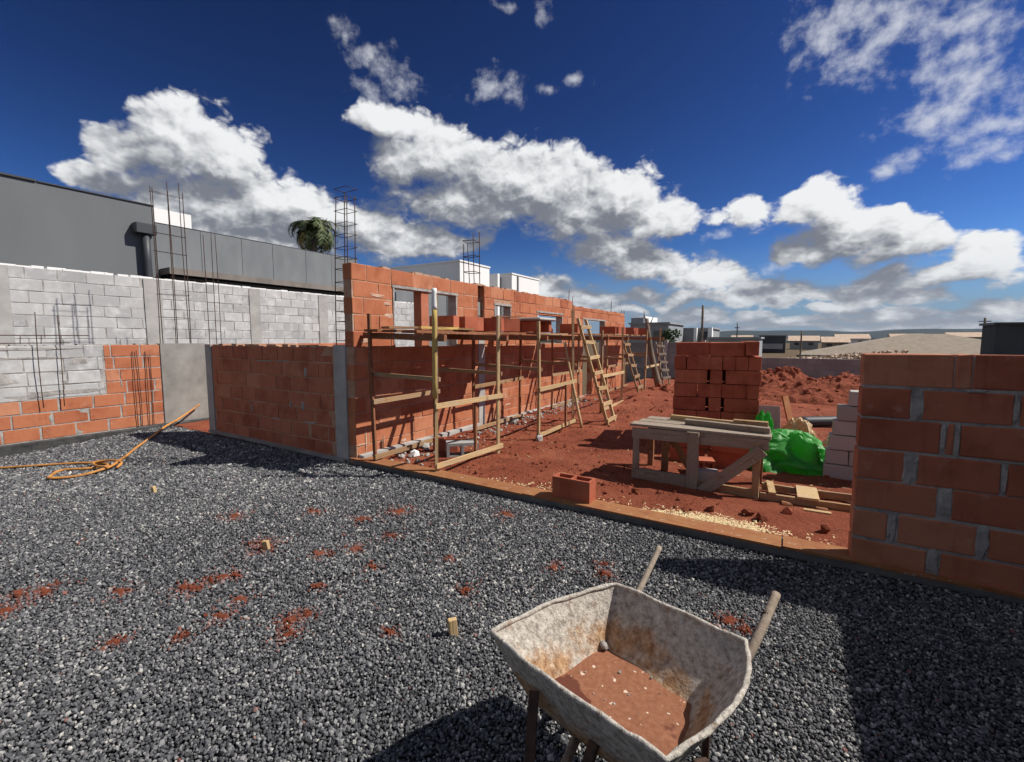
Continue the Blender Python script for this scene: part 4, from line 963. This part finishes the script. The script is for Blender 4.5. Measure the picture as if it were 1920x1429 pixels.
# ------------------------------------------------------------------ ladders, leaning pole, dead tree
def ladder(label, foot, top, wv_, n, mat='wood_pale', rw=.045):
    t = thing('ladder', label, 'ladder', foot, 'wooden site ladders'); b = Vector(foot); f = Vector(foot); tp = Vector(top); wv_ = Vector(wv_)
    for s in (-.5, .5): bar('rail', f+wv_*s, tp+wv_*s*.95, .035, rw, mat, t, base=b, warp=random.uniform(-.02, .02), jit=.004)
    for i in range(n):
        c = f.lerp(tp, (i+.45)/n)+Vector((.03, 0, 0)); j = random.uniform(-.015, .015)
        bar('rung', c-wv_*.62+Vector((0, 0, j)), c+wv_*.62-Vector((0, 0, j)), .03, .06, mat, t, base=b, jit=.004)
ladder('long pale wooden ladder leaning on the scaffold in the middle of the long wall', (-2.52, 7.42, .02), (-3.10, 7.42, 1.84), (0, .36, 0), 7)
ladder('shorter ladder further back, leaning at the end of the brick wall', (-2.85, 10.3, .30), (-3.25, 10.3, 1.50), (0, .34, 0), 5, 'wood', .035)
ladder('thin rickety ladder beside the dead trunk, farthest back', (-2.62, 12.0, .2), (-2.9, 12.1, 1.42), (.10, .24, 0), 6, 'bark', .022)
o = pole('leaning_pole', (-2.78, 6.74, .03), (-3.22, 6.98, 1.45), .024, .018, 'wood_pale', bend=.02); tag(o, 'pale slender pole leaning left of the long ladder', 'pole')
dt = thing('dead_tree', 'bare grey leaning trunk with stub branches behind the ladders', 'tree', (-2.95, 12.6, .1)); b = dt.location
pole('trunk', b, (-3.36, 12.6, 2.05), .10, .05, 'bark', dt, base=b, bend=.05, seg=10)
for (f, d) in ((.75, (-.15, .1, .5)), (.85, (.12, 0, .35)), (.95, (-.1, 0, .3)), (.6, (.2, .1, .25))):
    p = b.lerp(Vector((-3.36, 12.6, 2.05)), f); pole('branch', p, p+Vector(d), .022, .008, 'bark', dt, base=b, bend=.03, seg=6)

# ------------------------------------------------------------------ pile of bricks behind the workbench
PX, PY, PA = -1.28, 6.22, R(9); ca, sa = math.cos(PA), math.sin(PA); Lb, Wb, Hb = .398, .142, .172
nth = ['top', 'second', 'third', 'fourth', 'fifth', 'sixth', 'seventh', 'bottom']
solid_b = {}
def pile_brick(u, v, z, rot, label, hide=False):
    jit = random.uniform(-.006, .006); lx, ly = u+jit, v+random.uniform(-.008, .008)
    k = random.randrange(4)
    if k not in solid_b: V, F = bevel_box(Lb, Wb, Hb, .005, .003); solid_b[k] = mesh('brick', V, F, 'brick_pile')
    o = obj('brick', solid_b[k], None, (PX+ca*lx-sa*ly, PY+sa*lx+ca*ly, z), (0, 0, PA + (math.pi/2 if rot else 0) + random.uniform(-.015, .015)))
    tag(o, label, 'brick', 'bricks of the tall pile')
cnt = ['leftmost', 'second from left', 'third from left', 'middle', 'third from right', 'second from right', 'rightmost']
for r_ in range(8):
    z = .03 + Hb/2 + (7-r_)*.178; odd = r_ % 2 == 1
    for unit in range(3):
        v0 = unit*.41
        lab = (lambda s: f'orange brick in the tall pile, {nth[r_]} course, {s} on its front') if unit == 0 else (lambda s: 'orange brick in the hidden rear of the tall pile')
        if r_ == 0:
            if unit in (0, 1):
                for i, u in enumerate((.21, .62)): pile_brick(u, v0+.075, z, False, lab(('left', 'middle')[i]))
                pile_brick(.90, v0+.12, z+.012, True, lab('end-on at the right'))
        elif odd:
            for i in (range(7) if unit == 0 else (0, 6)): pile_brick(.073+i*.1445, v0+.20, z, True, lab(cnt[i]))
        else:
            for i, u in enumerate((.20, .815)):
                pile_brick(u, v0+.073, z, False, lab(('left', 'right')[i]))
                if unit == 0: pile_brick(u, v0+.30, z, False, 'orange brick in the hidden rear of the tall pile')
            if unit == 0: pile_brick(.507, v0+.20, z, True, lab('end-on between two gaps'))
            elif unit == 1: pile_brick(.507, v0+.075, z, False, 'orange brick in the hidden rear of the tall pile')
# low row of bricks in front of the pile, seen under the bench
for i, (x, y, rz, zz) in enumerate(((-.98, 5.62, .16, .12), (-.56, 5.66, .14, .12), (-.93, 5.66, .18, .295), (-.52, 5.64, .1, .295))):
    o = obj('hollow_brick', hollow('brick_pile', .39, .14, .172, (3, 1)), None, (x, y, zz), (0, 0, rz)); tag(o, f'hollow brick under the workbench, {("lower left", "lower right", "upper left", "upper right")[i]} of four', 'brick', 'bricks under the workbench')
o = obj('hollow_brick', hollow('brick_pile', .22, .14, .19), None, (-.735, 5.15, .14), (math.pi/2, 0, .3)); tag(o, 'broken hollow brick standing on end under the bench by its middle post', 'brick', 'bricks under the workbench')
V, F = bevel_box(.20, .14, .13, .012, .006); o = obj('concrete_block', mesh('concrete_block', V, F, 'concrete'), None, (-.64, 4.86, .11), (0, 0, .3)); tag(o, 'pale concrete lump under the workbench beside its middle post', 'block')

# ------------------------------------------------------------------ workbench
wb = thing('workbench', 'rough grey timber workbench with a diagonal brace', 'workbench', (-.74, 4.85, .03)); b = wb.location
def wbar(n, p0, p1, a, c, m='wood_grey', roll=0): return bar(n, p0, p1, a, c, m, wb, roll, b, jit=.004)
for i, (x, yy) in enumerate(((-1.30, 4.60), (-.20, 4.60))): wbar('leg', (x, yy, .0), (x, yy, .555), .06, .045, ('wood_grey', 'wood')[i])
wbar('leg', (-.742, 4.565, -.02), (-.742, 4.565, .60), .105, .035, 'wood_grey')
for x in (-1.28, -.20): wbar('leg', (x, 5.12, .0), (x, 5.12, .555), .06, .045, 'wood_red')
wbar('apron', (-1.34, 4.592, .535), (-.11, 4.592, .545), .026, .105, 'wood_grey'); wbar('apron', (-1.32, 5.15, .53), (-.14, 5.15, .53), .026, .10, 'wood')
wbar('diagonal_brace', (-.155, 4.556, .50), (-.655, 4.556, .03), .024, .10, 'wood_grey')
wbar('lower_rail', (-1.33, 4.60, .11), (-.80, 4.60, .10), .075, .10, 'wood_grey'); wbar('lower_rail', (-.69, 4.60, .075), (-.20, 4.60, .07), .03, .10, 'wood')
wbar('inner_brace', (-1.10, 5.0, .04), (-1.02, 4.70, .53), .07, .025, 'wood'); wbar('inner_brace', (-.80, 5.02, .04), (-1.0, 4.74, .53), .08, .025, 'wood')
for i, (y0, w_) in enumerate(((4.665, .17), (4.85, .17), (5.035, .17))):
    V, F = bevel_box(1.27-.05*i, w_, .028, .004, .003); obj('top_board', mesh('top_board', V, F, 'wood_grey'), wb, (-.73+.01*i-b.x, y0-b.y, .612-b.z+.002*i), (0, 0, random.uniform(-.01, .01)))
def board(label, p0, p1, a, c, m, grp=None, roll=0, name='board', cat='board'):
    o = bar(name, p0, p1, a, c, m, None, roll, jit=.004); return tag(o, label, cat, grp)
board('long narrow board lying along the back of the workbench top', (-1.05, 5.02, .655), (-.14, 4.88, .66), .045, .05, 'wood_pale'); board('splintered batten lying along the front of the workbench top', (-.86, 4.80, .650), (-.11, 4.70, .652), .035, .07, 'wood_grey', roll=.2)
board('short offcut resting on the right end of the workbench', (-.42, 4.78, .692), (-.13, 4.76, .70), .03, .06, 'wood')
# frame of battens lying on the soil by the wall end
fr = thing('timber_pallet', 'low frame of battens lying on the soil beside the right wall', 'pallet', (.3, 4.7, .05)); b = fr.location
for y, z in ((4.86, .09), (4.56, .085)): bar('rail', (-.16, y, z), (.86, y+.04, z+.005), .03, .06, 'wood', fr, 0, b, jit=.004)
for x, w_ in ((-.08, .06), (.20, .16), (.62, .08)): V, F = bevel_box(w_, .36, .022, .003, .003); obj('slat', mesh('slat', V, F, 'wood_pale'), fr, (x-b.x, 4.72-b.y, .128-b.z), (0, 0, random.uniform(-.1, .1)))
for x in (.05, .3): V, F = bevel_box(.09, .07, .06, .008, .005); obj('packer', mesh('packer', V, F, 'wood_red'), fr, (x-b.x, 4.52-b.y, .045-b.z))
board('pale scrap of batten on the soil in front of the low frame', (.17, 4.44, .06), (.36, 4.42, .065), .05, .022, 'wood_pale')

# ------------------------------------------------------------------ grey blocks stacked by the right wall
bl = {}
for r_, x0 in enumerate((.37, .385, .405, .435, .465, .56)):
    z = .02 + .078 + r_*.157; x = x0; i = 0; mod = .39 if r_ % 2 == 0 else .20
    while x < 1.15:
        L = mod if i == 0 else .39; k = round(L, 2)
        if k not in bl: V, F = bevel_box(L-.008, .19, .15, .006, .003); bl[k] = mesh('block', V, F, 'block_plain')
        o = obj('block', bl[k], None, (x+L/2, 5.84+random.uniform(-.008, .008), z), (0, 0, random.uniform(-.02, .02)))
        rr = ('bottom', 'second', 'third', 'fourth', 'fifth', 'top')[r_]
        tag(o, f'grey block in the stack by the right wall, {rr} course, ' + ('outer end' if i == 0 else f'{ord_[i]} from its end'), 'block', 'grey blocks stacked by the right wall')
        x += L; i += 1

# ------------------------------------------------------------------ lone bricks and blocks
o = obj('hollow_brick', hollow('brick_pile', .36, .14, .19, (2, 1), .022), None, (-1.585, 3.665, .166), (0, 0, -.02)); tag(o, 'single hollow brick standing on the edging board, cells upward', 'brick')
o = obj('hollow_block', hollow('concrete', .39, .19, .19, (2, 1), .035), None, (-3.42, 4.42, .125), (math.pi/2, 0, .75)); tag(o, 'grey hollow block on its side, holes showing, under the nearest scaffold', 'block')
o = obj('hollow_brick', hollow('brick_pile', .30, .14, .19), None, (-3.72, 4.45, .13), (0, 0, .8)); tag(o, 'orange brick lying against the grey hollow block under the scaffold', 'brick')
for i, (x, y, h_, rz, s) in enumerate(((-3.107, 1.742, .062, .4, 'in a red soil smear on the gravel'), (-1.382, 1.697, .085, .9, 'in clean gravel left of the wheelbarrow'), (-5.25, 1.87, .05, .2, 'far back on the gravel by the orange hose'))):
    V, F = bevel_box(.042, .03, h_+.05, .004, .002); o = obj('wooden_peg', mesh('wooden_peg', V, F, 'wood_pale'), None, (x, y, h_/2-.02), (.08, -.1, rz)); tag(o, 'short pale wooden peg driven ' + s, 'peg', 'survey pegs in the gravel')
# rubble along the foot of the long wall and stones on the soil: things one can pick out
for i, (x, y, s, m, lab) in enumerate(((-2.98, 5.62, .07, 'concrete', 'pale stone wedged at the foot of the second scaffold post'), (-3.9, 4.1, .06, 'white_plaster', 'white lump of mortar behind the nearest scaffold rail'), (-.22, 4.12, .045, 'soil', 'dark clod on the soil right of the sawdust'), (-.12, 4.07, .05, 'soil', 'larger dark clod right of the sawdust, beside a smaller one'), (.30, 4.05, .05, 'soil', 'dark clod near the end of the right wall'), (.05, 4.30, .04, 'brick_pile', 'brick chip in front of the low batten frame'))):
    V, F, kk = stones(np.array([[0, 0, 0.0]]), np.array([s]), True, (.7, 1.2), .3); o = obj('stone', np_mesh('stone', V, F, m), None, (x, y, .05+s*.35)); tag(o, lab, 'stone')
# mortar droppings along the wall foot
n = 260; y = RNG.uniform(3.8, 10, n); x = -4.1 + np.abs(RNG.normal(0, .22, n)); r = .018*RNG.lognormal(0, .5, n)
V, F, kk = stones(np.stack([x, y, sz(x, y)+r*.3], 1), r, True, jit=.3); tag(obj('mortar_droppings', np_mesh('mortar_droppings', V, F, 'mortar')), 'pale mortar droppings along the foot of the long wall', 'rubble', kind='stuff')
# sawdust and shavings
n = 2600; x = RNG.normal(-.50, .19, n); y = 3.735 + np.abs(RNG.normal(0, .075, n)) - .02 + (x+.5)*.10; k = y < 4.3; x, y = x[k], y[k]; n = len(x)
x2 = RNG.uniform(-2.6, .35, 260); y2 = 3.74+np.abs(RNG.normal(0, .10, 260)); x = np.concatenate([x, x2]); y = np.concatenate([y, y2]); n = len(x)
dens_ = np.exp(-((x+.5)/.2)**2); z = np.maximum(sz(x, y), .055) + .004 + .012*dens_*RNG.random(n)
a = RNG.uniform(0, 6.28, n); Lh = .006*RNG.lognormal(0, .6, n)+.004; wv2 = .0035; dx, dy = np.cos(a)*Lh, np.sin(a)*Lh; ex, ey = -np.sin(a)*wv2, np.cos(a)*wv2; dz = RNG.uniform(-.004, .006, n)
V = np.stack([np.stack([x-dx-ex, y-dy-ey, z-dz], 1), np.stack([x+dx-ex, y+dy-ey, z+dz], 1), np.stack([x+dx+ex, y+dy+ey, z+dz+.001], 1), np.stack([x-dx+ex, y-dy+ey, z-dz+.001], 1)], 1).reshape(-1, 3)
tag(obj('sawdust', np_mesh('sawdust', V, np.arange(4*n).reshape(n, 4), 'sawdust')), 'pale sawdust and shavings spilled along the edging board', 'sawdust', kind='stuff')

n = 1500; x = RNG.uniform(-4.0, 1.2, n); y = 3.9 + RNG.beta(1, 1.8, n)*7; k = fbm(x, y, .9, 3)+RNG.uniform(-.3, .3, n) > .08; x, y = x[k], y[k]; n = len(x); z = sz(x, y) + .006
a = RNG.uniform(0, 6.28, n); Lh = .010*RNG.lognormal(0, .6, n)+.004; wv2 = .004*RNG.lognormal(0, .4, n); dx, dy = np.cos(a)*Lh, np.sin(a)*Lh; ex, ey = -np.sin(a)*wv2, np.cos(a)*wv2; dz = RNG.uniform(-.004, .006, n)
V = np.stack([np.stack([x-dx-ex, y-dy-ey, z-dz], 1), np.stack([x+dx-ex, y+dy-ey, z+dz], 1), np.stack([x+dx+ex, y+dy+ey, z+dz+.001], 1), np.stack([x-dx+ex, y-dy+ey, z-dz+.001], 1)], 1).reshape(-1, 3)
tag(obj('wood_litter', np_mesh('wood_litter', V, np.arange(4*n).reshape(n, 4), 'wood_pale')), 'pale chips and splinters littering the red soil', 'litter', kind='stuff')

# ------------------------------------------------------------------ plastic sheets, sacks, pipe
def crumple(name, label, cat, loc, dim, mat, seed, fold=.22, p=.55, rz=0, res=(56, 30), smooth=False):
    u = np.linspace(0, 2*np.pi, res[0], endpoint=False); v = np.linspace(0, .5*np.pi, res[1]); U, Vv = np.meshgrid(u, v, indexing='ij')
    sp = lambda a: np.sign(a)*np.abs(a)**p
    X = sp(np.cos(U))*sp(np.cos(Vv)); Y = sp(np.sin(U))*sp(np.cos(Vv)); Z = sp(np.sin(Vv))
    f = lambda s, o: 1-2*np.abs(fbm(X*1.3+Z*.9+seed+o, Y*1.3-Z*1.1+seed, s, 3))
    k = 1 + fold*(f(1.3, 0)-.7) + fold*.5*(f(3.2, 5)-.7); X, Y = X*k, Y*k; Z = Z*(1+fold*.5*(f(1.6, 9)-.7))
    skirt = (Vv < .12); k2 = 1 + skirt*(.10+.10*f(2.5, 3)); X, Y = X*k2, Y*k2
    V = np.stack([X*dim[0]/2, Y*dim[1]/2, Z*dim[2]], -1).reshape(-1, 3); n0, n1 = res
    I, J = np.meshgrid(np.arange(n0), np.arange(n1-1), indexing='ij'); I2 = (I+1) % n0
    F = np.stack([I*n1+J, I2*n1+J, I2*n1+J+1, I*n1+J+1], -1).reshape(-1, 4)
    o = obj(name, np_mesh(name, V, F, mat, smooth), None, loc, (0, 0, rz)); return tag(o, label, cat)
crumple('plastic_sheet', 'crumpled bright green plastic sheet over a heap by the grey blocks', 'plastic sheet', (-.03, 6.02, .0), (.88, .62, .42), 'green_plastic', 3, .46, .58, .25, (84, 44), True)
crumple('plastic_sheet', 'small green plastic twist poking up behind the end of the workbench', 'plastic sheet', (-.22, 6.25, .0), (.24, .2, .60), 'green_plastic', 8, .5, .8, 0, (30, 18))
crumple('plastic_bag', 'crumpled yellowish plastic bag lying behind the green sheet', 'bag', (.16, 6.95, .03), (.42, .3, .42), 'yellow_plastic', 12, .5, .8, 0, (36, 20))
crumple('sack', 'pale green sack lying on the soil behind the grey blocks', 'sack', (.70, 7.5, .03), (.42, .3, .17), 'sack_pale', 15, .3, .7, .3, (30, 16))
o = pole('pipe', (.20, 8.6, .16), (.72, 8.9, .17), .085, .085, 'dark_metal', seg=14); tag(o, 'short dark pipe with a pale end lying on the soil', 'pipe')
V, F = bevel_box(.34, .03, .46, .005, .003); o = obj('plywood_sheet', mesh('plywood_sheet', V, F, 'concrete_dark'), None, (-.22, 7.5, .30), (-.35, 0, .2)); tag(o, 'dark panel leaning behind the right edge of the brick pile', 'panel')
board('orange plank standing askew behind the brick pile', (.12, 8.0, .05), (-.02, 8.1, .62), .12, .025, 'board_orange')

# ------------------------------------------------------------------ orange hose
def smooth_path(P, n=8):
    P = [Vector(p) for p in P]; out = []
    for i in range(len(P)-1):
        a, b_, c, d = P[max(i-1, 0)], P[i], P[i+1], P[min(i+2, len(P)-1)]
        for k in range(n):
            t = k/n; out.append(.5*((2*b_)+(c-a)*t+(2*a-5*b_+4*c-d)*t*t+(3*b_-a-3*c+d)*t**3))
    return out+[P[-1]]
G = lambda x, y, h=.022: (x, y, float(gz(np.array(x), np.array(y)))+h)
hp = smooth_path([G(-8.3, 1.36), G(-7.9, 1.6), G(-7.5, 1.9), G(-7.15, 2.05), G(-6.95, 2.02), G(-7.05, 1.86), G(-7.25, 1.70), G(-7.02, 1.55), G(-6.86, 1.52, .03), G(-6.72, 1.72), G(-6.74, 1.98, .045), G(-6.98, 2.16, .05), G(-7.35, 2.36), G(-7.8, 2.62), G(-8.3, 2.96), (-8.70, 3.32, .06), (-8.92, 3.58, .11), (-9.06, 3.86, .22), (-9.10, 4.02, .31)], 9)
V, F = tube_vf(hp, .0155, 8); o = obj('hose', mesh('hose', V, F, 'hose_orange', True)); tag(o, 'orange hose looped on the gravel and trailing up to the left wall', 'hose')
hp = smooth_path([G(-6.70, 1.95, .06), G(-6.95, 1.93, .05), G(-7.2, 1.98, .05), G(-7.05, 2.10, .06), G(-6.80, 2.12, .06), G(-6.62, 2.02, .05)], 9)
V, F = tube_vf(hp, .014, 8); o = obj('hose', mesh('hose', V, F, 'hose_orange', True)); tag(o, 'short coil of orange hose lying across the longer hose', 'hose')

# ------------------------------------------------------------------ wheelbarrow
wl = thing('wheelbarrow', 'muddy mortar-crusted wheelbarrow standing on the gravel in the foreground', 'wheelbarrow', (-.4, 1.35, 0)); b = wl.location
RIM = [(-.815, 1.206), (-.720, 1.474), (-.554, 1.721), (-.283, 1.654), (-.075, 1.594), (-.055, 1.475), (-.062, 1.348), (-.111, 1.198), (-.200, 1.031), (-.372, 1.068), (-.611, 1.126)]
FLO = [(-.668, 1.232), (-.612, 1.41), (-.546, 1.584), (-.38, 1.525), (-.225, 1.463), (-.215, 1.40), (-.217, 1.33), (-.228, 1.235), (-.255, 1.125), (-.38, 1.155), (-.54, 1.195)]
def dense(P, n=5):
    out = []; N = len(P); corner = {0, 2, 4, 8}
    for i in range(N):
        a, c = Vector(P[i]), Vector(P[(i+1) % N])
        for k in range(n): out.append(a.lerp(c, k/n))
    # soften all but the sharp corners
    for _ in range(3):
        nw = []
        for j, p in enumerate(out):
            if j % n == 0 and (j//n) in corner: nw.append(p)
            else: nw.append(p*.5 + (out[j-1]+out[(j+1) % len(out)])*.25)
        out = nw
    return out
rim, flo = dense(RIM), dense(FLO); N = len(rim); ST = 7; ZR_, ZF_ = .50, .30
def tray(off, flip):
    V = []; F = []
    for s in range(ST+1):
        t = s/ST
        for i in range(N):
            p = rim[i].lerp(flo[i], t**.92); z = ZR_ + (ZF_-ZR_)*t - .012*math.sin(math.pi*t); c = Vector((-.43, 1.36)); d = (p-c).normalized()
            q = p + d*off; V.append(Vector((q.x, q.y, z - (off*.8 if off > 0 else 0) + (0 if s else off*.8))) - b)
    for s in range(ST):
        for i in range(N): f = (s*N+i, s*N+(i+1) % N, (s+1)*N+(i+1) % N, (s+1)*N+i); F.append(f if flip else f[::-1])
    c = len(V); V.append(Vector((-.42, 1.34, ZF_-(off*.8))) - b)
    for i in range(N): f = (ST*N+i, ST*N+(i+1) % N, c); F.append(f if flip else f[::-1])
    return V, F
m_ = MB(); m_.add(*tray(0, False)); m_.add(*tray(.006, True)); tr = m_.build('tray', 'tray_paint', wl, smooth=True)
pts = [Vector((p.x, p.y, ZR_+.002+.003*math.sin(i*1.7)))-b for i, p in enumerate(rim)]; pts.append(pts[0])
V, F = tube_vf(pts, [.0085+.0015*math.sin(i*2.3) for i in range(len(pts))], 7, False); obj('rolled_edge', mesh('rolled_edge', V, F, 'tray_paint', True), tr)
mud = [Vector((-.42, 1.34)).lerp(p, 1.05) for p in flo]
obj('mud_floor', mesh('mud_floor', [Vector((p.x, p.y, ZF_+.010+.003*math.sin(i))) - b for i, p in enumerate(mud)] + [Vector((-.42, 1.34, ZF_+.013))-b], [(i, (i+1) % N, N) for i in range(N)], 'tray_mud', True), tr)
V, F, kk = stones(np.array([[-.548, 1.575, .325]]) - np.array(b), np.array([.020]), True, (.8, 1.1), .15); obj('mortar_lump', np_mesh('mortar_lump', V, F, 'mortar', True), tr)
n = 24; fx_ = RNG.uniform(-.60, -.24, n); fy_ = RNG.uniform(1.16, 1.55, n); V, F, kk = stones(np.stack([fx_, fy_, np.full(n, ZF_+.014)], 1) - np.array(b), .0026*RNG.lognormal(0, .5, n), True); tag(obj('crumbs', np_mesh('crumbs', V, F, 'mortar'), tr), kind='stuff')
def handle(P, r0, r1):
    pp = smooth_path(P, 6); V, F = tube_vf([Vector(p)-b for p in pp], [r0+(r1-r0)*i/(len(pp)-1) for i in range(len(pp))], 10); return obj('handle', mesh('handle', V, F, 'wood_grey', True), wl)
hl = handle([(-.50, .98, .225), (-.52, 1.35, .245), (-.545, 1.62, .268), (-.525, 1.80, .345), (-.503, 1.94, .415), (-.476, 2.12, .512)], .015, .0125)
hr_ = handle([(-.38, .95, .225), (-.29, 1.32, .245), (-.185, 1.49, .275), (-.095, 1.615, .375), (-.045, 1.725, .452), (.004, 1.915, .53)], .017, .0155)
pole('wire_tie', (-.0235-b.x, 1.81-b.y, .487), (-.021-b.x, 1.82-b.y, .491), .0175, .0175, 'rebar', hr_, seg=12, n=1)
for (x, y0) in ((-.54, 1.60), (-.17, 1.50)):
    pole('leg', (x, y0, .28), (x-.01, y0+.08, -.01), .014, .012, 'rebar', wl, base=b, seg=8); pole('leg_brace', (x, y0-.22, .29), (x-.005, y0+.07, .05), .010, .010, 'rebar', wl, base=b, seg=7)
for s, p in (('a', (-.615, 1.14, .42)), ('b', (-.40, 1.085, .40))): bar('front_strut', p, (-.53 if s == 'a' else -.44, .93, .16), .028, .012, 'rebar', wl, base=b)
wlp = Vector((-.485, .93, .16))
def ring(R0, r0, n=28, m=9):
    V = []; F = []
    for i in range(n):
        a = 2*math.pi*i/n
        for k in range(m): c = 2*math.pi*k/m; rr = R0 + r0*math.cos(c); V.append((r0*1.1*math.sin(c), rr*math.cos(a), rr*math.sin(a)))
    for i in range(n):
        for k in range(m): F.append((i*m+k, ((i+1) % n)*m+k, ((i+1) % n)*m+(k+1) % m, i*m+(k+1) % m))
    return V, F
wheel = obj('wheel', mesh('wheel', *ring(.125, .032), 'rubber', True), wl, wlp-b, (0, 0, .25))
V, F = tube_vf([(-.022, 0, 0), (.022, 0, 0)], .098, 20); obj('rim', mesh('rim', V, F, 'tray_paint'), wheel); V, F = tube_vf([(-.09, 0, 0), (.09, 0, 0)], .012, 10); obj('axle', mesh('axle', V, F, 'rebar'), wheel)
